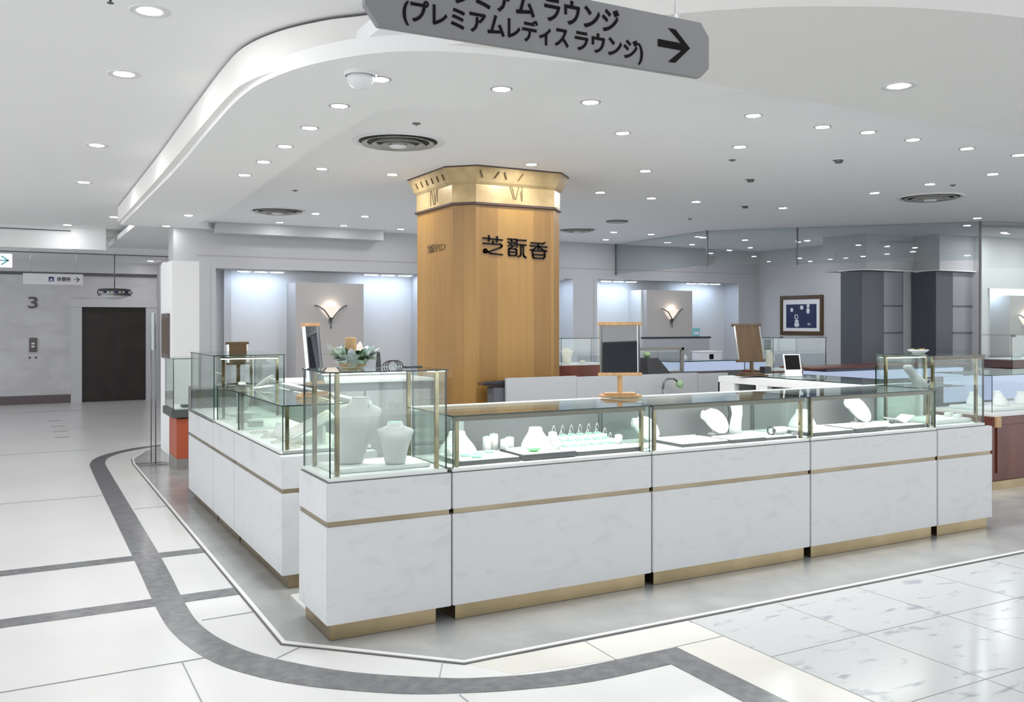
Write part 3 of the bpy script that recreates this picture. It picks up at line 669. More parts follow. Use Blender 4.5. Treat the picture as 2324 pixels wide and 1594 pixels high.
# ================================================================== COUNTERS
def carcass(t, x0,x1,y0,y1, g=0.003, plinth=(0.03,0.03,0.03,0.0)):
    b = MB(); b.box(x0+g,x1-g,y0,y1,0.607,0.80,'marble',0.003); b.build('upper_panel', t)
    b = MB(); b.box(x0+0.011,x1-0.011,y0+0.011,y1-0.003,0.578,0.609,'band_bronze'); b.build('brass_band', t)
    b = MB(); b.box(x0+g,x1-g,y0,y1,0.09,0.580,'marble',0.003); b.build('lower_panel', t)
    b = MB(); b.box(x0+plinth[0],x1-plinth[1],y0+plinth[2],y1-plinth[3]-0.002,0.006,0.092,'brass'); b.build('plinth', t)
def post(t, x, y, z0, z1, r=0.011, m='brass_post'):
    b = MB(); b.box(x-r,x+r,y-r,y+r,z0,z1,m,0.002); b.build('post', t)
G = 0.008
def low_case_south(t, x0,x1,y0,y1, zt=1.105):
    b = MB(); b.box(x0+0.002,x1-0.002,y0+0.002,y1-0.004,0.7995,0.8045,'slate'); b.build('case_frame', t)
    b = MB(); b.box(x0+0.004,x1-0.004,y0+0.006,y1-0.004,0.8045,0.822,'bed_white'); b.build('display_bed', t)
    b = MB(); b.pane(x0+0.012,x1-0.012,y0+0.010,y0+0.010+G,0.804,zt-G); b.build('front_pane', t)
    for x in (x0+0.004, x1-0.012):
        b = MB(); b.pane(x,x+G,y0+0.010,y1-0.05,0.804,zt-G); b.build('side_pane', t)
    b = MB(); b.pane(x0+0.002,x1-0.002,y0+0.004,y1-0.055,zt-G,zt,'glass'); b.build('top_pane', t)
    b = MB(); b.box(x0+0.006,x1-0.006,y1-0.045,y1-0.03,0.822,zt-0.02,'back_door'); b.build('back_door', t)
    b = MB(); b.box(x0+0.002,x1-0.002,y1-0.058,y1,zt-0.022,zt+0.003,'ledge_white',0.002); b.build('back_ledge', t)
    for x in (x0+0.045, x1-0.045): post(t, x, y0+0.045, 0.822, zt-G)
    b = MB(); b.box(x0+0.03,x1-0.03,y0+0.022,y0+0.030,zt-G-0.026,zt-G-0.010,'bronze_dark'); b.box(x0+0.03,x1-0.03,y0+0.022,y0+0.066,zt-G-0.010,zt-G-0.001,'bronze_dark'); hold = b.build('top_rail', t)
    b = MB(); b.box(x0+0.07,x1-0.07,y0+0.036,y0+0.060,zt-G-0.017,zt-G-0.0105,'led'); b.build('light_bar', hold)
def tall_case(t, x0,x1,y0,y1, zt, posts, led=None, back='glass'):
    b = MB(); b.box(x0,x1,y0,y1-0.004,0.7995,0.8045,'slate'); b.build('case_frame', t)
    b = MB(); b.box(x0+0.012,x1-0.012,y0+0.008,y1-0.008,0.8045,0.822,'bed_white'); b.build('display_bed', t)
    b = MB(); b.pane(x0+0.02,x1-0.02,y0+0.014,y0+0.014+G,0.804,zt-G); b.build('front_pane', t)
    b = MB(); b.pane(x0+0.02,x1-0.02,y1-0.022,y1-0.014,0.804,zt-G); b.build('back_pane', t)
    for x in (x0+0.012, x1-0.020):
        b = MB(); b.pane(x,x+G,y0+0.014,y1-0.014,0.804,zt-G); b.build('side_pane', t)
    b = MB(); b.pane(x0+0.006,x1-0.006,y0+0.008,y1-0.008,zt-G,zt); b.build('top_pane', t)
    for x,y in posts: post(t, x, y, 0.822, zt-G, 0.011)
    if led:
        b = MB(); b.box(*led,zt-G-0.022,zt-G-0.008,'bronze_dark'); hold = b.build('light_holder', t)
        b = MB(); b.box(led[0]+0.01,led[1]-0.01,led[2]+0.003,led[3]-0.003,zt-G-0.027,zt-G-0.0225,'led_soft'); b.build('light_bar', hold)
grp = 'white marble jewellery counters'
fy0, fy1 = 4.40, 5.00
t = thing('display_counter', (1.70,4.65,0), 'white marble corner counter with a tall glass case holding two grey busts', 'counter', grp)
carcass(t, 1.36,2.048,fy0,4.90, plinth=(0.03,0.08,0.03,0.03)); tall_case(t, 1.37,2.04,fy0+0.005,4.895, 1.355, ((1.435,4.46),(1.985,4.46),(1.435,4.85),(1.985,4.85)), (1.46,1.96,4.80,4.83))
xs = [(2.052,3.378,'white marble counter with ring holders next to the corner counter'),(3.384,4.712,'middle white marble counter with the tall white strap stand inside'),(4.718,6.028,'white marble counter with one oval necklace pad, left of the right end')]
for x0,x1,l in xs:
    t = thing('display_counter', ((x0+x1)/2,4.7,0), l, 'counter', grp); carcass(t, x0,x1,fy0,fy1); low_case_south(t, x0,x1,fy0,fy1)
t = thing('display_counter', (6.36,4.7,0), 'white marble counter with a tall glass case at the right end of the row', 'counter', grp)
carcass(t, 6.034,6.69,fy0,fy1); tall_case(t, 6.04,6.66,fy0+0.03,fy1-0.01, 1.355, ((6.085,4.48),(6.12,4.93),(6.60,4.48),(6.60,4.93)), (6.12,6.58,4.90,4.93))
b = MB(); b.box(6.05,6.65,4.435,4.455,1.325,1.345,'bronze_dark'); b.build('top_rail', t)
b = MB(); b.pane(6.07,6.64,4.60,4.97,1.10,1.106); b.build('glass_shelf', t)
# left row, fronts facing the corridor
def low_case_west(t, y0,y1,x0,x1, zt=1.10):
    b = MB(); b.box(x0+0.012,x1-0.004,y0,y1,0.7995,0.8045,'slate'); b.build('case_frame', t)
    b = MB(); b.box(x0+0.02,x1-0.004,y0+0.004,y1-0.004,0.8045,0.822,'bed_white'); b.build('display_bed', t)
    b = MB(); b.pane(x0+0.030,x0+0.030+G,y0+0.012,y1-0.004,0.804,zt-G); b.build('front_pane', t)
    for y in (y0+0.004, y1-0.012):
        b = MB(); b.pane(x0+0.030,x1-0.05,y,y+G,0.804,zt-G); b.build('side_pane', t)
    b = MB(); b.pane(x0+0.024,x1-0.055,y0,y1-0.002,zt-G,zt); b.build('top_pane', t)
    b = MB(); b.box(x1-0.045,x1-0.03,y0+0.006,y1-0.006,0.822,zt-0.02,'back_door'); b.build('back_door', t)
    b = MB(); b.box(x1-0.058,x1,y0,y1,zt-0.022,zt+0.003,'ledge_white',0.002); b.build('back_ledge', t)
    for y in (y0+0.045,): post(t, x0+0.068, y, 0.822, zt-G)
    b = MB(); b.box(x1-0.085,x1-0.046,y0+0.05,y1-0.05,zt-G-0.020,zt-G-0.004,'back_door'); hold = b.build('light_holder', t)
    b = MB(); b.box(x1-0.080,x1-0.050,y0+0.06,y1-0.06,zt-G-0.026,zt-G-0.0205,'led_soft'); b.build('light_bar', hold)
lx0, lx1 = 1.40, 2.00
def carcass_west(t, y0,y1):
    g = 0.002
    b = MB(); b.box(lx0,lx1,y0+g,y1-g,0.607,0.80,'marble',0.003); b.build('upper_panel', t)
    b = MB(); b.box(lx0+0.011,lx1-0.003,y0+0.011,y1-0.004,0.578,0.609,'band_bronze'); b.build('brass_band', t)
    b = MB(); b.box(lx0,lx1,y0+g,y1-g,0.09,0.580,'marble',0.003); b.build('lower_panel', t)
    b = MB(); b.box(lx0+0.045,lx1-0.02,y0+0.03,y1-0.01,0.006,0.092,'brass'); b.build('plinth', t)
t = thing('display_counter', (1.7,6.07,0), 'white marble counter of the left row nearest the corner, with pearls inside', 'counter', grp); carcass_west(t, 5.40,6.74); low_case_west(t, 5.50,6.74,lx0,lx1)
t = thing('display_counter', (1.7,7.14,0), 'white marble counter in the middle of the left row, with small boxes inside', 'counter', grp); carcass_west(t, 6.745,7.545); low_case_west(t, 6.745,7.545,lx0,lx1)
t = thing('display_counter', (1.7,8.12,0), 'white marble counter at the far end of the left row with a tall glass case', 'counter', grp); carcass_west(t, 7.55,8.70)
tall_case(t, 1.40,2.0,7.57,8.66, 1.34, ((1.50,7.64),(1.94,7.64),(1.48,8.60),(1.94,8.60)), (1.47,1.95,7.62,7.65))
# return counter along the right side of the island, seen from its open back
t = thing('return_counter', (6.27,5.8,0), 'white open backed counter returning along the right side of the island', 'counter')
b = MB()
b.box(5.87,6.69,5.02,6.62,1.04,1.10,'ledge_white',0.003); b.box(5.87,5.93,5.02,5.10,0,1.04,'ledge_white'); b.box(5.87,5.93,5.98,6.12,0,1.04,'ledge_white'); b.box(5.87,5.93,6.40,6.62,0,1.04,'ledge_white'); b.box(5.87,5.93,5.02,6.62,0.66,0.76,'ledge_white')
b.box(6.65,6.69,5.02,6.62,0,1.04,'marble'); b.box(5.87,6.69,5.00,5.02,0,1.0,'ledge_white'); b.box(5.87,6.69,6.60,6.62,0,1.04,'ledge_white'); b.build('frame', t)
b = MB(); b.box(6.30,6.32,5.03,6.59,0,1.04,'back_door'); b.build('back_panel', t)
b = MB(); b.box(5.93,6.30,5.03,6.59,0.64,0.66,'back_door'); b.build('shelf', t)
b = MB(); b.pane(6.02,6.66,5.06,6.58,1.102,1.110,'glass_smoke'); b.build('glass_top', t)
# partition and back counters of the island
t = thing('partition_screen', (4.97,6.9,0), 'low grey partition screen across the back of the island', 'partition')
b = MB(); b.box(3.73,4.45,6.895,6.925,0,1.125,'partition'); b.build('panel', t)
b = MB(); b.box(4.453,5.85,6.895,6.925,0,1.115,'partition'); b.build('panel', t)
b = MB(); b.box(5.853,6.235,6.89,6.92,0,1.105,'partition'); b.build('panel', t)
t = thing('back_counter', (2.68,8.0,0), 'low white back counter left of the pillar, inside the island', 'counter')
b = MB(); b.box(2.02,3.38,7.70,8.25,0,1.075,'back_door'); b.build('body', t)
b = MB(); b.box(2.01,3.385,7.66,8.27,1.075,1.10,'ledge_white',0.003); b.build('worktop', t)
b = MB(); b.box(2.10,2.72,7.69,7.70,0.10,1.0,'partition'); b.build('door', t)
b = MB(); b.box(2.74,3.36,7.69,7.70,0.10,1.0,'partition'); b.build('door', t)

# ================================================================== GOODS IN THE CASES
ZB = 0.823
def ell(cx,cy_,z,rx,ry,n=16): return [(cx+rx*math.cos(2*PI*i/n), cy_+ry*math.sin(2*PI*i/n), z) for i in range(n)]
def torso(h, wd, dp, m, lean=0.0):
    prof = [(0,.52,.66),(.02,.55,.70),(.15,.60,.74),(.32,.67,.84),(.48,.76,1.0),(.62,.86,1.0),(.72,.95,.88),(.78,1.0,.72),(.82,.97,.64),(.855,.80,.60),(.885,.58,.54),(.915,.44,.50),(.985,.40,.48)]
    b = MB(); b.loft([ell(lean*z,-0.25*dp*math.sin(PI*z),z*h,wd/2*fw,dp/2*fd,20) for z,fw,fd in prof], m); return b
def necklace(mb, h, wd, dp, m, drop=0.18, r=0.0016, lean=0.0):
    P = []
    for i in range(17):
        a = -1+2*i/16
        P.append((lean*0.8+a*wd*0.22, -dp*0.38-0.02*(1-abs(a)), h*(0.90-drop*(1-a*a)*3.0)))
    mb.tube(P, r, m, 5)
    x,y,z = P[8]
    mb.sphere((x,y-0.003,z-0.014), 0.008, m, 8, 6, (0.8,0.5,1.4))
def place_torso(loc, rz, h, wd, dp, body, capm, label, nk='silver', lean=0.0):
    t = thing('necklace_bust', loc, label, 'display bust', None, rz)
    torso(h,wd,dp,body,lean).build('bust', t, shift=False)
    b = MB(); b.loft([ell(lean*0.985,0,h*0.985,wd*0.195,dp*0.235,16), ell(lean,0,h,wd*0.185,dp*0.22,16)], capm); b.build('neck_cap', t, shift=False)
    b = MB(); necklace(b,h,wd,dp,nk,lean=lean); b.build('pendant', t, shift=False)
    return t
place_torso((1.585,4.70,ZB), -0.30, 0.355, 0.25, 0.13, 'bust_grey', 'bust_grey', 'tall grey necklace bust in the corner glass case', lean=0.055)
place_torso((1.795,4.575,ZB), -0.40, 0.225, 0.20, 0.12, 'bust_grey', 'mint', 'short grey necklace bust with a mint neck in the corner glass case')
def card(name, loc, rz, wd, dp, h, m, label, cat, tilt=0.0, m2=None):
    b = MB(); T = Matrix.Rotation(tilt,4,'X'); b.box(-wd/2,wd/2,-dp/2,dp/2,0,h,m,0.002,T)
    if m2: b.box(-wd/2+0.01,wd/2-0.01,-dp/2-0.001,-dp/2+0.001,0.01,h-0.01,m2,0,T)
    return tag(b.build(name,None,loc,rz), label, cat)
b = MB(); b.box(-0.27,0.27,-0.14,0.17,0,0.022,'velvet_white',0.006); tag(b.build('display_plinth',None,(1.71,4.655,0.8235)), 'low white platform under the two grey busts in the corner case', 'platform')
for o in bpy.data.objects:
    if o.name.startswith('necklace_bust'): o.location.z = 0.847

# flared neck forms, in white velvet
def neckform(h, wd, dp):
    prof = [(0,1.0,1.0),(.08,1.0,1.0),(.22,.95,.95),(.40,.83,.86),(.56,.68,.72),(.70,.54,.60),(.82,.45,.52),(.96,.41,.48),(1.0,.37,.44)]
    b = MB(); b.loft([ell(0,dp*0.18*z,z*h,wd/2*fw,dp/2*fd,18) for z,fw,fd in prof], 'velvet_white'); return b
def place_neckform(loc, h, wd, dp, label, rz=0.0, nk=True):
    t = thing('neck_form', loc, label, 'necklace stand', 'white neck forms', rz)
    neckform(h,wd,dp).build('form', t, shift=False)
    if nk:
        b = MB(); b.tube([(wd*0.36*math.cos(PI+PI*i/12), -dp*0.30+dp*0.30*math.sin(PI+PI*i/12)*0.7+0.02, h*0.42-h*0.24*math.sin(PI*i/12)) for i in range(13)], 0.0014, 'silver', 5); b.build('necklace', t, shift=False)
    return t
# oval pads tilted on a small foot
def place_ovalpad(loc, label, rz=0.0, s=1.0, tilt=0.62):
    t = thing('oval_pad', loc, label, 'necklace stand', 'oval necklace pads', rz)
    b = MB(); rings = []
    for x,hw,th in ((-0.115,0.020,0.012),(-0.110,0.036,0.022),(-0.085,0.040,0.026),(-0.066,0.062,0.028),(-0.03,0.092,0.028),(0.02,0.104,0.027),(0.065,0.090,0.023),(0.098,0.058,0.016),(0.112,0.018,0.008)):
        rings.append([(x*s, hw*s*math.cos(2*PI*j/14), th*s*math.sin(2*PI*j/14)) for j in range(14)])
    b.loft(rings, 'velvet_white')
    b.xf(Matrix.Translation((0,0,0.085*s+0.012)) @ Matrix.Rotation(tilt*0.50,4,'Y') @ Matrix.Rotation(0.92,4,'X')); b.build('pad', t, shift=False)
    b = MB(); b.lathe([(0.045*s,0),(0.043*s,0.008),(0.016*s,0.012),(0.014*s,0.075*s)], (0,0.012,0), 'plastic_white', 16); b.build('foot', t, shift=False)
    return t
def tray(x0,x1,y0,y1,z,label,slots=0,pad='velvet_white',h=0.016):
    h = h+0.006
    t = thing('display_tray', ((x0+x1)/2,(y0+y1)/2,z), label, 'tray')
    b = MB(); b.box(x0,x1,y0,y1,z,z+h,'tray_dark',0.002); b.build('tray_base', t)
    b = MB(); b.box(x0+0.006,x1-0.006,y0+0.004,y1-0.006,z+h,z+h+0.006,pad,0.002)
    for k in range(slots):
        x = x0+0.03+(x1-x0-0.06)*k/max(1,slots-1); b.box(x-0.003,x+0.003,y0+0.02,y1-0.02,z+h+0.006,z+h+0.0066,'slot_grey')
    b.build('pad', t); return t
def cyl_holder(loc, r, h, label, g='white round ring holders', top='mint'):
    t = thing('ring_holder', loc, label, 'ring stand', g)
    b = MB(); b.lathe([(r,0),(r,h*0.9),(r*0.92,h)], (0,0,0), 'velvet_white', 18); b.build('block', t, shift=False)
    b = MB(); b.lathe([(r*0.72,h),(r*0.70,h+0.002)], (0,0,0), top, 14); b.build('cap', t, shift=False)
    b = MB(); b.lathe([(0.008,0),(0.0095,0.0012),(0.008,0.0024)], (0,0,h+0.004), 'silver', 12, False); b.build('ring', t, shift=False)
    return t
# --- first front counter
tray(2.12,2.50,4.455,4.75,ZB,'slotted white tray with dark front, leftmost in the ring counter',7)
tray(2.515,2.87,4.445,4.74,ZB+0.004,'raised white tray with dark front in the middle of the ring counter',0,h=0.022)
tray(2.885,3.35,4.46,4.80,ZB,'slotted white tray with dark front, rightmost in the ring counter',9)
place_neckform((2.29,4.835,ZB), 0.140, 0.24, 0.14, 'white neck form behind the left tray of the ring counter', -0.2)
place_neckform((2.70,4.62,ZB+0.038), 0.125, 0.19, 0.12, 'white neck form standing on the middle tray of the ring counter', -0.2)
H0 = [(2.455,4.78,0.105,'tall white ring block left of the middle neck form, at the back'),(2.51,4.80,0.115,'tall white ring block close to the middle neck form, rear right of a pair'),(2.53,4.70,0.085,'white ring block in front of the tall pair'),(2.585,4.74,0.09,'white ring block between the tall pair and the middle neck form')]
for x,y,h,l in H0: cyl_holder((x,y,ZB if y>4.745 else ZB+0.038), 0.026, h if y>4.745 else h-0.03, l)
cyl_holder((2.835,4.66,ZB+0.038), 0.026, 0.085, 'white ring block right of the middle neck form')
cyl_holder((2.785,4.53,ZB+0.038), 0.022, 0.05, 'small white ring block in front of the right hand ring block')
cyl_holder((3.29,4.62,ZB+0.0285), 0.024, 0.055, 'lone white ring block at the right end of the ring counter')
cyl_holder((2.16,4.66,ZB+0.0285), 0.034, 0.05, 'wide white ring block in the left end of the ring counter')
def rest(loc, label, m='mint'):
    b = MB(); b.box(-0.028,0.028,-0.02,0.02,0,0.014,m,0.004); b.lathe([(0.008,0),(0.0095,0.0012),(0.008,0.0024)], (0,0,0.0145), 'silver', 12, False)
    return tag(b.build('ring_rest',None,loc,-0.3), label, 'ring stand', 'mint ring rests')
for x,y,l in ((2.225,4.60,'mint ring rest leftmost on the slotted left tray'),(2.315,4.62,'mint ring rest second from left on the slotted left tray'),(2.255,4.52,'mint ring rest nearest the front of the slotted left tray'),(2.41,4.66,'mint ring rest at the right end of the slotted left tray')):
    rest((x,y,ZB+0.0288), l)
b = MB(); b.sphere((0,0,0.018),0.04,'green',12,8,(1.1,0.8,0.45)); tag(b.build('jade_stone',None,(2.625,4.52,ZB+0.0385)), 'bright green stone lying on the middle tray of the ring counter', 'stone')
b = MB()
b.loft([[(x,y,z) for x,y in ((-0.04,-0.012),(0.04,-0.012),(0.04,0.012),(-0.04,0.012))] for z in (0,0.10)], 'film', True, False)
b.sphere((0,0,0.04),0.012,'silver',8,6); tag(b.build('acrylic_box',None,(2.33,4.93,ZB+0.10)), 'clear acrylic holder with a silver charm behind the left neck form', 'holder')
b = MB(); b.box(2.27,2.39,4.912,4.948,ZB,ZB+0.099,'glass_edge_soft'); tag(b.build('riser_block'), 'pale riser block under the clear acrylic holder', 'riser')
# clear clip holders, each with a mint base and a ring
def clip_holder(loc, label):
    t = thing('clip_holder', loc, label, 'ring stand', 'clear ring clips on mint bases')
    b = MB(); b.box(-0.022,0.022,-0.014,0.014,0,0.012,'mint',0.003); b.build('base', t, shift=False)
    b = MB(); b.tube([(-0.010,0,0.012),(-0.012,0,0.04),(-0.006,0,0.058),(0,0,0.064),(0.006,0,0.058),(0.012,0,0.04),(0.010,0,0.012)], 0.0018, 'plastic_white', 6); b.build('clip', t, shift=False)
    b = MB(); b.lathe([(0.008,0),(0.0095,0.0012),(0.008,0.0024)], (0,0,0.066), 'silver', 12, False); b.build('ring', t, shift=False)
    return t
p0 = None; names = ['front','middle','rear']
for r in range(3):
    for k in range(6):
        loc = (2.93+0.065*k+0.012*r, (4.66,4.735,4.84)[r], ZB+0.0286+(0.0 if r == 0 else 0.02*r))
        l = f'{orden[k]} clear ring clip from the left in the {names[r]} line of the ring counter'
        if p0 is None: p0 = clip_holder(loc, l)
        else: dup(p0, loc, l)
for r,y in ((1,4.735),(2,4.84)):
    b = MB(); b.box(2.90,3.34,y-0.03,y+0.035,ZB+ (0.0286 if r==1 else 0.0), ZB+0.0284+0.02*r,'velvet_white',0.003); tag(b.build('riser_block'), ['','white step under the middle line of ring clips','white step under the rear line of ring clips'][r], 'riser')
# --- second front counter
place_ovalpad((3.62,4.78,ZB), 'oval white necklace pad at the left end of the middle counter', -0.15, 0.95, 0.8)
place_ovalpad((4.22,4.79,ZB+0.013), 'oval white necklace pad on a foot in the middle counter', -0.15, 1.0, 0.8)
b = MB(); b.box(-0.13,0.13,-0.10,0.10,0,0.012,'back_door',0.003); tag(b.build('base_board',None,(4.26,4.79,ZB)), 'grey board under the oval pad of the middle counter', 'board')
t = thing('strap_stand', (4.46,4.84,ZB), 'tall curved white necklace strap with a dark edge in the middle counter', 'necklace stand')
b = MB(); rings=[]
for z,x,wd in ((0,0.0,0.10),(0.04,-0.005,0.095),(0.09,0.0,0.085),(0.14,0.01,0.08),(0.19,0.0,0.09),(0.235,-0.03,0.12),(0.255,-0.045,0.13)):
    rings.append([(x-wd/2,0.02-0.05*z,z),(x+wd/2,0.0-0.05*z,z),(x+wd/2,0.018-0.05*z,z),(x-wd/2,0.038-0.05*z,z)])
b.loft(rings,'velvet_white',True,True); b.build('strap', t, shift=False)
b = MB(); b.loft([[(r[0][0]-0.014,r[0][1],r[0][2]),(r[0][0]-0.001,r[0][1],r[0][2]),(r[3][0]-0.001,r[3][1],r[3][2]),(r[3][0]-0.014,r[3][1],r[3][2])] for r in rings],'tray_dark'); b.build('dark_edge', t, shift=False)
tray(3.66,4.05,4.46,4.76,ZB,'white tray with dark front in the left of the middle counter',0,h=0.010)
tray(4.06,4.36,4.45,4.66,ZB,'small white tray with dark front at the centre of the middle counter',0,h=0.014)
tray(4.37,4.648,4.455,4.62,ZB,'narrow white tray with dark front at the right of the middle counter',0,h=0.008)
for k in range(5):
    card('watch_strap_pad', (3.46+0.045*k,4.58+0.035*k,ZB), -0.55, 0.022, 0.17, 0.008, 'velvet_white', f'{orden[k]} white strip pad from the left in the middle counter', 'pad')['group'] = 'white strip pads'
t = thing('watch_pillow', (4.575,4.55,ZB+0.0205), 'white pillow holding a dark wristwatch in the middle counter', 'pillow')
b = MB(); b.loft([[(x,0.030*f*math.cos(2*PI*j/14),0.026+0.026*f*math.sin(2*PI*j/14)) for j in range(14)] for x,f in ((-0.06,0.6),(-0.052,0.9),(-0.03,1),(0.03,1),(0.052,0.9),(0.06,0.6))], 'velvet_white'); b.build('pillow', t, shift=False)
b = MB(); b.tube([(-0.075,0.032*math.cos(2*PI*j/16),0.027+0.027*math.sin(2*PI*j/16)) for j in range(17)], 0.006, 'black', 6); b.sphere((-0.075,-0.03,0.03),0.016,'black_gloss',10,8,(0.9,0.5,0.9)); b.build('wristwatch', t, shift=False)
card('price_card', (4.66,4.465,ZB+0.0205), -0.1, 0.10, 0.006, 0.022, 'cloth_grey', 'grey label strip at the front right of the middle counter', 'label card')
# --- third front counter
place_ovalpad((5.66,4.81,ZB+0.013), 'oval white necklace pad on a black board in the right counter', -0.10, 1.15, 0.8)
b = MB(); b.box(-0.17,0.17,-0.10,0.10,0,0.012,'black',0.003); tag(b.build('base_board',None,(5.68,4.81,ZB)), 'black board under the oval pad of the right counter', 'board')
place_neckform((4.99,4.733,ZB+0.0285), 0.125, 0.20, 0.12, 'white neck form behind the left tray of the right counter', -0.6)
tray(4.78,5.20,4.45,4.80,ZB,'white tray with black front at the left of the right counter',0)
tray(5.215,5.54,4.445,4.74,ZB+0.004,'cream tray with black front at the centre of the right counter',0,'pearl',h=0.018)
tray(5.56,5.965,4.45,4.72,ZB,'white tray with black front at the right of the right counter',0)
for k in range(3):
    b = MB(); 
    for j in range(11): b.sphere((0.012*j-0.06,0.010*math.sin(j*0.7),0.006),0.006,'pearl',8,6)
    tag(b.build('pearl_strand',None,(5.28+0.10*k,4.50+0.06*k,ZB+0.0345)), f'{orden[k]} short strand of pearls from the left on the cream tray', 'pearls', 'pearl strands on the cream tray')
t = thing('open_booklet', (5.86,4.60,ZB+0.0286), 'open white booklet with a dark clasp in the right counter', 'booklet')
b = MB()
for sgn in (-1,1): b.box(0,0.11,-0.06,0.06,0,0.005,'velvet_white',0.001, Matrix.Rotation(-0.45 if sgn>0 else -(PI-0.35),4,'Y'))
b.xf(Matrix.Translation((0,0,0.002)))
b.build('pages', t, shift=False)
b = MB(); b.sphere((-0.12,-0.03,0.014),0.022,'black',10,7,(1.2,0.8,0.6)); b.build('clasp', t, shift=False)
# --- right end tall case
b = MB(); b.box(-0.22,0.22,-0.16,0.16,0,0.03,'velvet_white',0.008); tag(b.build('display_plinth',None,(6.40,4.68,0.8235)), 'flat white pad on the bed of the right tall case', 'platform')
t = thing('hand_form', (6.24,4.78,1.1065), 'grey cloth draped jewellery form on the shelf of the right tall case', 'display bust')
b = MB(); b.loft([ell(0.10,0,0,0.075,0.05),ell(0.085,0,0.03,0.07,0.045),ell(0.03,0,0.08,0.055,0.035),ell(-0.03,0,0.12,0.055,0.03),ell(-0.05,0,0.15,0.045,0.028),ell(-0.05,0,0.165,0.035,0.02)], 'cloth_grey'); b.build('form', t, shift=False)
t = thing('eyeglasses', (6.44,4.80,1.1065), 'white rimmed spectacles at the back of the right tall case', 'spectacles')
b = MB()
for x in (-0.03,0.03): b.tube([(x+0.024*math.cos(2*PI*j/14),0,0.022+0.02*math.sin(2*PI*j/14)) for j in range(15)], 0.002, 'plastic_white', 5)
b.build('rims', t, shift=False)
b = MB(); b.tube([(-0.055,0,0.03),(-0.06,0.12,0.02)],0.002,'black',5); b.tube([(0.055,0,0.03),(0.06,0.12,0.02)],0.002,'black',5); b.build('temples', t, shift=False)
for k,(x,y,l) in enumerate(((6.52,4.58,'left white ring cushion at the right end of the right tall case'),(6.58,4.70,'right white ring cushion at the right end of the right tall case'))):
    card('ring_cushion',(x,y,0.854),0.3,0.07,0.05,0.03,'velvet_white',l,'cushion')
t = thing('bowl', (6.42,4.86,1.356), 'shallow white bowl of dark potpourri on top of the right tall case', 'bowl')
b = MB(); b.lathe([(0.045,0),(0.075,0.018),(0.082,0.03),(0.076,0.03),(0.04,0.012)], (0,0,0), 'plastic_white', 24); b.build('dish', t, shift=False)
b = MB(); rnd = random.Random(5)
for k in range(26):
    a = rnd.random()*6.28; r = 0.058*math.sqrt(rnd.random()); b.sphere((r*math.cos(a),r*math.sin(a),0.026+0.008*rnd.random()),0.012,'straw' if k%2 else 'leaf',6,5,(1,0.7,0.6))
o = b.build('potpourri', t, shift=False); o['kind'] = 'stuff'
# --- left row
rnd = random.Random(3)
for k in range(6):
    t = thing('strap_pad', (1.66+0.02*k, 5.72+0.085*k, ZB), f'{orden[k]} sloping grey necklace strap from the near end in the left row', 'necklace pad', 'sloping grey necklace straps')
    b = MB(); T = Matrix.Rotation(0.42,4,'Y')
    b.box(-0.13,0.18,-0.03,0.03,0.0,0.012,'bust_grey',0.003, Matrix.Translation((0,0,0.09)) @ Matrix.Rotation(-0.42,4,'Y')); b.build('strap', t, shift=False)
    b = MB(); b.box(0.08,0.10,-0.02,0.02,0,0.115,'velvet_white'); b.build('prop', t, shift=False)
    b = MB(); b.tube([(-0.12+0.03*i, 0.012*math.sin(i*0.9), 0.106+(-0.12+0.03*i)*math.tan(0.42)) for i in range(10)], 0.003, 'pearl', 5); b.build('necklace', t, shift=False)
for k in range(7):
    b = MB(); n = 20; rr = 0.035+0.012*rnd.random()
    for j in range(n):
        a = 2*PI*j/n; b.sphere((rr*1.4*math.cos(a),rr*math.sin(a),0.007),0.0065,'pearl',7,5)
    tag(b.build('pearl_bracelet',None,(1.52+0.06*(k%2),5.60+0.15*k,ZB),rnd.random()), f'{orden[k]} loop of cream pearls from the near end of the left row', 'pearls', 'pearl loops in the left counter')
place_neckform((1.62,6.22,ZB), 0.10, 0.17, 0.12, 'small grey white neck form lying among the pearls of the left row', 0.9)
place_neckform((1.84,5.60,ZB), 0.11, 0.17, 0.12, 'white neck form at the near end of the left row', 0.7)
for x,y,h,l in ((1.58,7.25,0.07,'clear grey gift box in the middle counter of the left row'),(1.60,6.95,0.035,'small low jewel box in the middle counter of the left row')):
    t = thing('gift_box',(x,y,ZB),l,'box')
    b = MB(); b.box(-0.05,0.05,-0.05,0.05,0,h,'cloth_grey',0.004); b.build('box_body', t, shift=False)
    b = MB(); b.box(-0.052,0.052,-0.052,0.052,h,h+0.012,'velvet_white',0.003); b.build('lid', t, shift=False)
b = MB(); b.box(-0.13,0.13,-0.22,0.22,0,0.02,'velvet_white',0.006); tag(b.build('display_plinth',None,(1.70,7.95,ZB)), 'white pad on the bed of the left tall case', 'platform')
place_torso((1.72,7.98,ZB+0.021), 0.6, 0.25, 0.18, 0.10, 'bust_grey', 'bust_grey', 'grey bust inside the tall case at the far end of the left row')
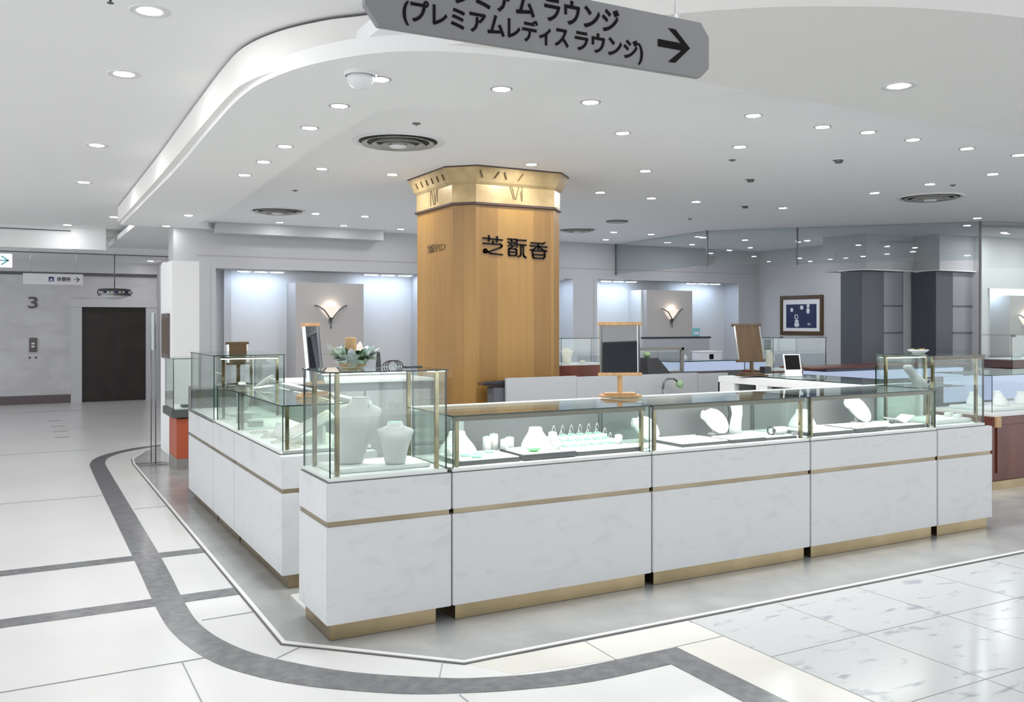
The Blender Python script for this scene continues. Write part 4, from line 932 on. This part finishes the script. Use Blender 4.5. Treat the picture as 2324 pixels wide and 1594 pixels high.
# curled white display card on the left row
t = thing('folded_card', (1.60,7.02,1.101), 'curled white leaf shaped stand on top of the left row', 'display stand')
b = MB()
for sgn,up in ((1,1),(-1,0.25)):
    L=[]
    for i in range(8):
        q=i/7; L.append([(0.16*q, sgn*0.05*math.sin(PI*q)*0.8, 0.012+up*0.10*math.sin(q*1.5)),(0.16*q, sgn*(0.05*math.sin(PI*q)*0.8+0.06*math.sin(PI*min(1,q*0.9+0.1))), 0.010+up*0.06*math.sin(q*1.5)),(0.16*q, sgn*(0.05*math.sin(PI*q)*0.8+0.06*math.sin(PI*min(1,q*0.9+0.1))), 0.006+up*0.06*math.sin(q*1.5)),(0.16*q, sgn*0.05*math.sin(PI*q)*0.8, 0.008+up*0.10*math.sin(q*1.5))])
    b.loft(L,'velvet_white')
b.xf(Matrix.Translation((0,0,-0.005)) @ Matrix.Rotation(-0.5,4,'Z')); b.build('leaves', t, shift=False)

# ================================================================== MIRRORS AND THINGS ON TOP OF THE COUNTERS
def mirror_stand(loc, rz, label, wd=0.27, h=0.36, lift=0.14, tilt=-0.14, wood='wood_tan', back='wood_tan', basew=0.27):
    t = thing('table_mirror', loc, label, 'mirror', None, rz)
    b = MB(); b.box(-basew/2,basew/2,-0.07,0.07,0,0.014,wood,0.003); b.box(-basew/2+0.03,basew/2-0.03,-0.05,0.05,0.014,0.028,wood,0.003); b.build('base', t, shift=False)
    b = MB(); b.box(-0.016,0.016,-0.010,0.010,0.026,lift+0.01,wood,0.002); b.build('post', t, shift=False)
    T = Matrix.Translation((0,-0.012,lift)) @ Matrix.Rotation(tilt,4,'X')
    f = MB()
    f.box(-wd/2-0.012,wd/2+0.012,-0.012,0.016,0,0.022,wood,0.003,T); f.box(-wd/2-0.012,wd/2+0.012,-0.012,0.016,h-0.024,h,wood,0.003,T)
    f.box(-wd/2,-wd/2+0.016,-0.010,0.014,0.02,h-0.022,'chrome',0.002,T); f.box(wd/2-0.016,wd/2,-0.010,0.014,0.02,h-0.022,'chrome',0.002,T); fr = f.build('frame', t, shift=False)
    b = MB(); b.box(-wd/2+0.015,wd/2-0.015,-0.002,0.002,0.02,h-0.022,'mirror',0,T); b.build('mirror_glass', fr, shift=False)
    b = MB(); b.box(-wd/2+0.004,wd/2-0.004,0.003,0.012,0.01,h-0.01,back,0,T); b.build('back_board', fr, shift=False)
    return t
mirror_stand((3.55,4.97,1.109), -0.42, 'tan wood framed tilting mirror standing on the front counters', tilt=-0.055)
mirror_stand((5.99,6.30,1.111), -0.15+PI, 'brown backed mirror seen from behind on the return counter', 0.29, 0.36, 0.13, 0.22, 'wood_brown', 'wood_brown')
mirror_stand((1.79,6.05,1.104), 0.80, 'tan framed mirror seen almost edge on behind the corner tall case', 0.20, 0.42, 0.08, -0.10, 'wood_tan', 'steel_dark')
mirror_stand((1.89,8.92,1.0), 0.25+PI, 'brown mirror back rising behind the far left tall case', 0.21, 0.22, 0.20, 0.05, 'wood_brown', 'wood_brown', 0.24)
b = MB(); b.box(1.46,2.05,8.74,9.10,0,1.0,'back_door',0.003); tag(b.build('side_table'), 'grey side table behind the far left tall case', 'table')
# wrapped flower arrangement on the corner case
t = thing('flower_arrangement', (1.605,4.72,1.356), 'cellophane wrapped flower arrangement with a straw cone on the corner case', 'flowers')
rnd = random.Random(11)
b = MB(); b.lathe([(0.036,0.005),(0.031,0.08),(0.030,0.145),(0.027,0.15)], (-0.01,0.0,0.018), 'straw', 14); b.build('straw_cone', t, shift=False)
b = MB(); b.lathe([(0.05,0),(0.075,0.02),(0.07,0.03),(0.02,0.03)], (0,0,0), 'straw', 16); b.build('basket', t, shift=False)
for k in range(30):
    a = 2*PI*k/30+rnd.random()*0.3; b = MB()
    b.leafblade((0.03*math.cos(a),0.03*math.sin(a),0.03),(math.cos(a),math.sin(a),0.3+1.3*rnd.random()),0.10+0.07*rnd.random(),0.052,rnd.choice(['leaf','leaf_light','leaf','painted_white']),droop=0.35); b.build('leaf', t, shift=False, recalc=False)
for k in range(18):
    a = 2*PI*k/18+rnd.random()*0.4; r = 0.04+0.055*rnd.random(); c=(r*math.cos(a),r*math.sin(a),0.035+0.06*rnd.random()); b = MB()
    for j in range(6):
        aa = 2*PI*j/6; b.leafblade(c,(math.cos(aa),math.sin(aa),0.6),0.032,0.022,rnd.choice(['petal','petal','straw','leaf']),droop=0.1)
    b.build('flower', t, shift=False, recalc=False)
for k in range(9):
    a = 2*PI*k/9+0.2; b = MB(); r0=0.06; r1=0.12+0.03*rnd.random(); z1=0.07+0.06*rnd.random()
    q=[(r0*math.cos(a-0.3),r0*math.sin(a-0.3),0.004),(r0*math.cos(a+0.3),r0*math.sin(a+0.3),0.004),(r1*math.cos(a+0.38),r1*math.sin(a+0.38),z1),(r1*math.cos(a-0.25),r1*math.sin(a-0.25),z1*0.8+0.01),]
    b.loft([[Vector(p) for p in q],[Vector(p)+Vector((0,0,0.0015)) for p in q]],'film',True,False); b.build('wrap_fold', t, shift=False)
for k in range(14):
    a = 2*PI*k/14+rnd.random()*0.4; b = MB(); q = 0.03+0.06*rnd.random()
    b.leafblade((q*math.cos(a)+0.01,q*math.sin(a),0.05),(0.55*math.cos(a),0.55*math.sin(a),0.6+0.7*rnd.random()),0.07+0.05*rnd.random(),0.045,rnd.choice(['painted_white','leaf','petal','painted_white']),droop=0.15); b.build('leaf', t, shift=False, recalc=False)
b = MB(); b.poly([(0.13,-0.01,0.0),(0.17,0.01,0.0),(0.165,0.02,0.085),(0.14,0.0,0.085)],'black'); b.poly([(0.13,-0.008,0.0),(0.14,0.002,0.085),(0.165,0.022,0.085),(0.17,0.012,0.0)],'black'); b.build('black_ribbon', t, shift=False)
t = thing('cable_coil', (1.875,4.80,1.356), 'coil of thin black cable lying on the corner case', 'cable')
b = MB()
for k in range(3): b.tube([(0.018*k-0.02+0.045*math.cos(PI*i/10),0.01*k,0.002+0.032*math.sin(PI*i/10)) for i in range(11)],0.003,'black',6)
b.build('loop', t, shift=False)
b = MB(); b.box(-0.05,0.05,-0.03,0.03,0,0.006,'black_gloss',0.002); tag(b.build('card_tray',None,(1.955,4.72,1.3555)), 'thin dark tray at the right end of the corner case top', 'tray')

# ================================================================== BACKGROUND
# wall lamps on the two recess panels
def sconce(x, y, z, label, s=1.0):
    t = thing('wall_sconce', (x,y,z), label, 'wall lamp', 'V shaped wall sconces')
    b = MB()
    for sg_ in (-1,1):
        b.tube([(0,-0.05,-0.10*s),(sg_*0.05*s,-0.06,-0.03*s),(sg_*0.115*s,-0.07,0.05*s),(sg_*0.19*s,-0.05,0.10*s),(sg_*0.24*s,-0.03,0.115*s)],0.011*s,'steel_dark',6)
    b.tube([(-0.012*s,-0.03,-0.10*s),(0.008*s,-0.03,-0.22*s)],0.006*s,'steel_dark',6); b.tube([(0.012*s,-0.03,-0.10*s),(-0.004*s,-0.03,-0.22*s)],0.006*s,'steel_dark',6)
    b.box(-0.02*s,0.02*s,-0.03,0.0,-0.14*s,-0.06*s,'steel_dark'); b.build('bracket', t, shift=False)
    b = MB(); rings=[]
    for zz,wd in ((-0.085,0.012),(-0.02,0.055),(0.05,0.115),(0.10,0.155)):
        rings.append([(wd*s*math.cos(PI+PI*j/10), -0.012-0.62*wd*s*math.sin(PI*j/10), zz*s) for j in range(11)])
    for r0,r1 in zip(rings,rings[1:]):
        v0=[b.bm.verts.new(p) for p in r0]; v1=[b.bm.verts.new(p) for p in r1]
        for j in range(10): b.face([v0[j],v0[j+1],v1[j+1],v1[j]],'shade_glow',True)
    b.build('shade', t, shift=False)
    b = MB(); b.sphere((0,-0.05,0.075*s),0.022*s,'bulb',8,6); b.build('bulb', t, shift=False)
sconce(4.051, Yb-0.10, 1.745, 'glowing V shaped wall sconce on the panel left of the pillar', 1.0)
sconce(10.336, Yb-0.10, 1.745, 'glowing V shaped wall sconce on the panel right of the pillar', 1.0)
sconce(14.42, 8.93, 1.63, 'glowing wall sconce in the neighbouring shop at the right edge', 0.9)
# recess lights tucked behind the recess heads
for i,(x0,x1,l) in enumerate(((2.75,3.45,'cool light strip left of the panel in the left wall recess'),(4.62,5.45,'cool light strip right of the panel in the left wall recess'),(6.2,8.2,'cool light strip in the wall recess beside the pillar'),(8.95,9.75,'cool light strip left of the panel in the right wall recess'),(10.85,11.7,'cool light strip right of the panel in the right wall recess'))):
    t = thing('recess_light', ((x0+x1)/2,Yb+0.12,2.35), l, 'light strip', 'cool light strips in the wall recesses')
    b = MB(); b.box(x0,x1,Yb+0.09,Yb+0.16,2.335,2.354,'trim_white'); b.build('housing', t)
    n = 3
    for k in range(n):
        a = x0+(x1-x0)*(k+0.15)/n; c = x0+(x1-x0)*(k+0.85)/n; b = MB(); b.box(a,c,Yb+0.10,Yb+0.15,2.329,2.3348,'led_blue'); b.build('tube', t)
t = thing('recess_light', (14.4,9.2,2.1), 'cool light strip in the recess of the neighbouring shop', 'light strip', 'cool light strips in the wall recesses')
b = MB(); b.box(13.6,15.3,9.22,9.28,2.14,2.155,'led_blue'); b.build('tube', t)
# picture with dark blue field and pale shapes
pf = thing('picture_frame', (12.53,11.92,1.75), 'brown framed picture of pale shapes on navy on the right wall', 'picture')
b = MB(); Tp = Matrix(((0,0,1,12.515),(-1,0,0,12.43),(0,1,0,1.385),(0,0,0,1)))
for q in ((0,1.02,0,0.07),(0,1.02,0.65,0.72),(0,0.07,0.07,0.65),(0.95,1.02,0.07,0.65)): b.box(q[0],q[1],q[2],q[3],0.0,0.035,'wood_brown',0.006,Tp)
b.build('frame', pf)
b = MB(); b.box(0.07,0.95,0.07,0.65,0.018,0.030,'sign_white',0,Tp); b.build('mount', pf)
b = MB(); b.box(0.15,0.87,0.13,0.56,0.013,0.018,'navy',0,Tp)
def blob(cx,cy_,rx,ry,m='painted_white',z=0.0105):
    vs=[b.bm.verts.new(Tp @ Vector((cx+rx*math.cos(2*PI*i/12)*(1+0.15*math.sin(3*i)),cy_+ry*math.sin(2*PI*i/12),z))) for i in range(12)]; b.face(vs,m)
for q in ((0.29,0.46,0.035,0.04),(0.53,0.50,0.04,0.04),(0.68,0.44,0.04,0.055),(0.68,0.53,0.035,0.035),(0.41,0.19,0.06,0.045),(0.41,0.25,0.05,0.03),(0.40,0.33,0.045,0.05),(0.70,0.20,0.04,0.025,'cabinet_mid')): blob(*q)
blob(0.405,0.33,0.025,0.035,'navy',0.009)
b.build('print', pf, recalc=False)
for y,z,l in ((10.75,1.24,'grey wall switch between the picture and the dark cabinets'),):
    b = MB(); b.box(12.535,12.55,y-0.05,y+0.05,z-0.07,z+0.07,'switch_grey',0.003); tag(b.build('wall_switch'), l, 'switch')
# dark tall cabinets
def tall_cabinet(x0, x1, y0, y1, label, split):
    t = thing('tall_cabinet', ((x0+x1)/2,(y0+y1)/2,0), label, 'cabinet', 'tall dark cabinets by the right wall')
    b = MB(); b.box(x0,x0+split,y0,y1,0,2.40,'cabinet_dark',0.004); b.box(x0+split,x1,y0+0.12,y1,0,2.40,'cabinet_mid'); b.build('body', t)
    b = MB(); b.box(x0+split,x1,y0-0.002,y0+0.010,1.02,2.40,'cabinet_mid',0.003); gd = b.build('glass_door', t)
    for z in (1.45,1.87):
        b = MB(); b.box(x0+split,x1,y0-0.012,y0-0.003,z-0.010,z+0.010,'cabinet_dark'); b.build('rail', gd)
    b = MB(); b.box(x0+split,x1,y0-0.002,y0+0.010,0.0,1.01,'cabinet_dark',0.003); b.build('drawer_front', t)
tall_cabinet(11.345,12.28,9.58,9.98,'left dark tall cabinet with a lighter right half, beside the picture wall',0.50)
tall_cabinet(12.475,13.44,9.13,9.56,'right dark tall cabinet with a lighter right half, next to the glass front',0.40)
# back showcases along the far side of the island
def showcase(x0,x1,y0,y1,zb,zt,label,base='rosewood',frame='glass_edge',front=None):
    t = thing('showcase', ((x0+x1)/2,(y0+y1)/2,0), label, 'showcase')
    b = MB(); b.box(x0,x1,y0,y1,0,zb,base,0.004); b.build('base', t)
    if front:
        b = MB(); b.box(x0+0.04,x1-0.04,y0-0.004,y0,front[0],front[1],front[2]); b.build('lit_front', t)
    b = MB(); b.box(x0+0.03,x1-0.03,y0+0.03,y1-0.03,zb,zb+0.012,'bed_white'); b.build('display_bed', t)
    for q in ((x0+0.02,x1-0.02,y0+0.02,y0+0.028),(x0+0.02,x1-0.02,y1-0.028,y1-0.02),(x0+0.02,x0+0.028,y0+0.028,y1-0.028),(x1-0.028,x1-0.02,y0+0.028,y1-0.028)):
        b = MB(); b.pane(*q,zb,zt-0.008,'glass_clear',frame); b.build('glass_pane', t)
    b = MB(); b.pane(x0+0.015,x1-0.015,y0+0.015,y1-0.015,zt-0.008,zt,'glass_clear',frame); b.build('glass_top', t)
    return t
showcase(5.90,6.75,9.5,10.1,1.075,1.415,'dark wood showcase with a cream bust right of the pillar','rosewood')
place_torso((6.17,9.8,1.088), -0.3, 0.20, 0.17, 0.09, 'bust_cream', 'bust_cream', 'cream necklace bust in the showcase right of the pillar', 'pearl')
b = MB(); b.sphere((0,0,0.02),0.035,'bust_cream',10,7,(1.2,0.8,0.6)); tag(b.build('earring_block',None,(6.38,9.75,1.088)), 'small cream block in the showcase right of the pillar', 'display block')
t = showcase(7.42,8.25,10.0,10.6,0.93,1.26,'bronze framed glass showcase behind the wood framed mirror','back_door','steel_dark')
for x in (7.45,8.22):
    b = MB(); b.box(x-0.022,x+0.022,10.0,10.04,0.93,1.26,'plinth_grey'); b.build('post', t)
b = MB(); b.box(7.42,8.25,10.0,10.05,1.225,1.265,'plinth_grey'); b.build('head_rail', t)
t = thing('lit_counter', (8.9,10.6,0), 'pale counter glowing bluish under its top, between mirror and wood mirror back', 'counter')
b = MB(); b.box(8.28,10.2,10.3,10.8,0,0.90,'back_door'); b.build('body', t)
b = MB(); b.box(8.28,10.2,10.32,10.8,0.90,1.03,'panel_blue'); b.build('lit_front', t)
b = MB(); b.pane(8.26,10.22,10.28,10.82,1.04,1.052,'glass_smoke'); b.build('glass_top', t)
t = thing('white_box', (9.08,10.5,1.053), 'white box with a dark label standing on the lit counter', 'box')
b = MB(); b.box(8.93,9.29,10.4,10.65,1.053,1.165,'sign_white',0.004); b.build('box_body', t)
b = MB(); b.box(8.92,9.30,10.39,10.66,1.165,1.185,'sign_white',0.004); b.build('lid', t)
b = MB(); b.box(9.05,9.13,10.396,10.40,1.065,1.14,'ink'); b.build('label', t)
b = MB(); b.sphere((0,0,0.03),0.035,'plastic_white',10,8,(0.8,0.8,1.0)); b.lathe([(0.012,0.05),(0.016,0.075),(0.006,0.085)],(0,0,0),'plastic_white',10); tag(b.build('figurine',None,(8.68,10.5,1.053)), 'tiny white figurine left of the white box', 'figurine')
b = MB(); b.lathe([(0.05,0),(0.05,0.02),(0.02,0.03)],(0,0,0),'plastic_white',14); tag(b.build('dish',None,(9.75,10.5,1.053)), 'small white dish right of the white box', 'dish')
t = thing('draped_easel', (6.50,8.40,0), 'black cloth draped slope behind the wood framed mirror', 'stand')
b = MB(); b.loft([[(6.30,8.3,0),(6.72,8.3,0),(6.72,8.6,0),(6.30,8.6,0)],[(6.33,8.3,0.95),(6.72,8.3,0.95),(6.72,8.6,0.95),(6.33,8.6,0.95)],[(6.34,8.35,1.2),(6.50,8.35,1.2),(6.50,8.55,1.2),(6.34,8.55,1.2)]],'black',True,False); b.build('drape', t)
b = MB(); b.sphere((6.41,8.44,1.235),0.045,'leaf_light',10,8,(1,1,0.8)); b.build('ornament', t)
showcase(8.95,9.99,9.0,9.6,0.95,1.405,'glass showcase with a cream bust below the framed picture','rosewood','black')
place_torso((9.15,9.3,0.963), 0.5, 0.27, 0.20, 0.12, 'bust_cream', 'bust_cream', 'leaning cream bust in the showcase below the picture', 'pearl')
for k in range(3):
    b = MB(); b.tube([(0.03*math.cos(2*PI*i/14),0,0.03+0.03*math.sin(2*PI*i/14)) for i in range(15)],0.007,'gold',6); tag(b.build('bangle',None,(9.50+0.10*k,9.2,0.964)), f'{orden[k]} gold bangle from the left in the showcase below the picture', 'bangle', 'gold bangles below the picture')
for y,x,l in ((9.0,9.3,0),): pass
t = thing('display_sign', (8.55,10.9,1.25), 'pale green panel board behind the brown mirror back', 'panel')
b = MB(); b.box(8.45,9.75,11.2,11.24,0.0,1.36,'leaf_light' if False else 'cloth_grey'); b.build('board', t)
b = MB(); b.box(8.43,9.77,11.19,11.25,1.36,1.39,'black'); b.build('top_bar', t)
b = MB(); b.box(9.42,9.56,11.21,11.23,1.391,1.52,'teal'); b.box(9.44,9.54,11.205,11.21,1.42,1.47,'sign_white'); tag(b.build('shelf_sign'), 'small teal sign card beside the top of the brown mirror', 'sign')
b = MB(); b.box(9.40,9.52,9.62,9.64,1.22,1.37,'slate',0.003); tag(b.build('wall_card'), 'small dark card hanging in the showcase below the picture', 'card')
# on the return counter: calendar stand and card reader
t = thing('desk_calendar', (6.27,6.05,1.111), 'white desk calendar stand with a black page on the return counter', 'calendar')
T = Matrix.Translation((6.27,6.05,1.111)) @ Matrix.Rotation(-0.30,4,'Z') @ Matrix.Rotation(-0.25,4,'X')
b = MB(); b.box(-0.085,0.085,-0.004,0.004,0,0.21,'sign_white',0.002,T); b.build('board', t)
b = MB(); b.box(-0.072,0.072,-0.006,-0.004,0.065,0.20,'ink',0,T); b.build('page', t)
b = MB(); T2 = Matrix.Translation((6.27,6.05,1.111)) @ Matrix.Rotation(-0.30,4,'Z'); b.box(-0.085,0.085,0.0,0.10,0,0.006,'sign_white',0.002,T2); b.build('foot', t)
b = MB(); b.box(-0.05,0.05,-0.03,0.03,0,0.08,'black',0.006); b.box(-0.055,0.055,-0.04,0.04,-0.0,0.012,'sign_white',0.003); tag(b.build('card_reader',None,(6.22,6.36,1.111)), 'small black card reader beside the desk calendar', 'card reader')
# in the back of the island
t = thing('printer', (3.64,7.0,0), 'dark desk printer on a stand in front of the pillar', 'printer')
b = MB(); b.box(3.62,3.92,6.935,7.05,0,1.04,'cabinet_dark',0.006); b.build('stand', t)
b = MB(); b.loft([[(3.54,6.94,1.065),(3.92,6.94,1.05),(3.92,7.05,1.05),(3.54,7.05,1.065)],[(3.52,6.94,1.08),(3.92,6.94,1.08),(3.92,7.05,1.08),(3.52,7.05,1.08)],[(3.57,6.95,1.095),(3.92,6.95,1.11),(3.92,7.05,1.11),(3.57,7.05,1.095)]],'black_gloss',True,False); b.build('lid', t)
b = MB(); b.box(3.62,3.92,6.94,7.05,1.04,1.05,'black'); b.build('tray_slot', t)
t = thing('desk_lamp', (5.05,6.80,0), 'small dark desk lamp with a yellow green shade before the grey partition', 'lamp')
b = MB(); b.tube([(5.35,6.80,0.98),(5.36,6.80,1.04),(5.40,6.80,1.075),(5.48,6.80,1.075),(5.52,6.80,1.05)],0.010,'steel_dark',6); b.tube([(5.35,6.80,0),(5.35,6.80,0.98)],0.010,'steel_dark',6); b.build('arm', t)
b = MB(); b.sphere((5.545,6.79,1.02),0.035,'leaf_light',10,8); b.build('shade', t)
# ---- right: neighbouring rosewood counters
t = thing('rosewood_counter', (9.2,5.8,0), 'rosewood counter with brass plinth at the right edge', 'counter')
b = MB(); b.box(8.20,14.0,5.40,6.10,0.085,0.70,'rosewood',0.006); b.box(8.26,9.6,5.385,5.40,0.16,0.62,'rosewood',0.004); b.build('body', t)
b = MB(); b.box(8.18,14.0,5.38,6.12,0,0.085,'brass'); b.build('plinth', t)
b = MB(); b.box(8.24,14.0,5.40,6.10,0.70,0.735,'ledge_white',0.003); b.build('worktop', t)
b = MB(); b.box(8.24,8.32,5.38,5.40,0.60,0.70,'wood_tan'); b.build('corner_block', t)
b = MB(); b.pane(8.30,13.9,5.46,5.468,0.735,1.09,'glass_clear'); b.build('front_pane', t)
b = MB(); b.pane(8.28,13.9,5.45,6.08,1.09,1.098,'glass_clear'); b.build('top_pane', t)
b = MB(); b.pane(8.30,8.308,5.468,6.06,0.735,1.09,'glass_clear'); b.build('side_pane', t)
b = MB(); b.box(8.40,13.8,5.52,6.0,0.736,0.765,'bed_white',0.006); b.build('display_bed', t)
b = MB(); b.box(8.4,13.8,6.05,6.06,0.78,1.05,'panel_blue'); b.build('lit_back', t)
for k,(x,y,w_,l) in enumerate(((8.62,5.85,0.22,'leftmost white velvet form on the rosewood counter'),(8.78,5.68,0.18,'second white velvet form from left on the rosewood counter'),(9.02,5.85,0.2,'third white velvet form from left on the rosewood counter'),(9.15,5.68,0.2,'fourth white velvet form from left on the rosewood counter'))):
    place_neckform((x,y,0.766), 0.13, w_, 0.15, l, 0.4*k, False)
t = thing('rosewood_showcase', (15.0,8.4,0), 'rosewood showcase with a glass box behind the glass shop front', 'showcase')
b = MB(); b.box(12.95,17.0,8.2,8.75,0.93,1.05,'rosewood',0.004); b.build('top_slab', t)
b = MB(); b.box(12.95,17.0,8.2,8.75,0,0.92,'ledge_white',0.004); b.build('body', t)
b = MB(); b.box(12.98,16.9,8.24,8.72,1.051,1.064,'bed_white'); b.build('display_bed', t)
b = MB(); b.pane(12.98,16.9,8.23,8.238,1.05,1.42,'glass_clear'); b.build('front_pane', t)
b = MB(); b.pane(12.98,16.9,8.22,8.74,1.42,1.428,'glass_clear'); b.build('top_pane', t)
for x in (13.02,13.62):
    b = MB(); b.box(x-0.03,x+0.03,8.21,8.25,1.395,1.435,'slate'); b.build('clamp', t)
place_torso((13.75,8.45,1.065), -0.2, 0.20, 0.17, 0.10, 'bust_cream', 'bust_cream', 'cream bust in the showcase behind the glass shop front', 'pearl')
b = MB(); b.loft([ell(0,0,0,0.10,0.05),ell(0,0,0.03,0.09,0.045),ell(0.02,0,0.07,0.05,0.03),ell(0.03,0,0.085,0.01,0.01)],'cabinet_mid'); tag(b.build('cloth_heap',None,(13.40,8.42,1.065)), 'small blue grey cloth heap beside the cream bust at right', 'cloth')
t = thing('lit_counter', (9.6,8.1,0), 'low rosewood topped counter with a bluish glowing front below the picture wall', 'counter')
b = MB(); b.box(8.97,11.6,8.05,8.5,0,0.87,'back_door'); b.build('body', t)
b = MB(); b.box(8.97,11.6,8.06,8.5,0.87,0.985,'panel_blue'); b.build('lit_front', t)
b = MB(); b.box(8.6,11.7,8.03,8.55,1.03,1.05,'rosewood',0.003); b.build('top_edge', t)
b = MB(); b.box(8.97,11.6,8.12,8.5,0.985,1.03,'cabinet_dark'); b.build('recess', t)
b = MB(); b.box(1.37,1.44,4.98,5.28,0.004,0.012,'edge_white'); b.xf(Matrix.Translation((0.05,0,0))); tag(b.build('floor_plate'), 'white floor plate in the gap between corner counter and left row', 'plate')
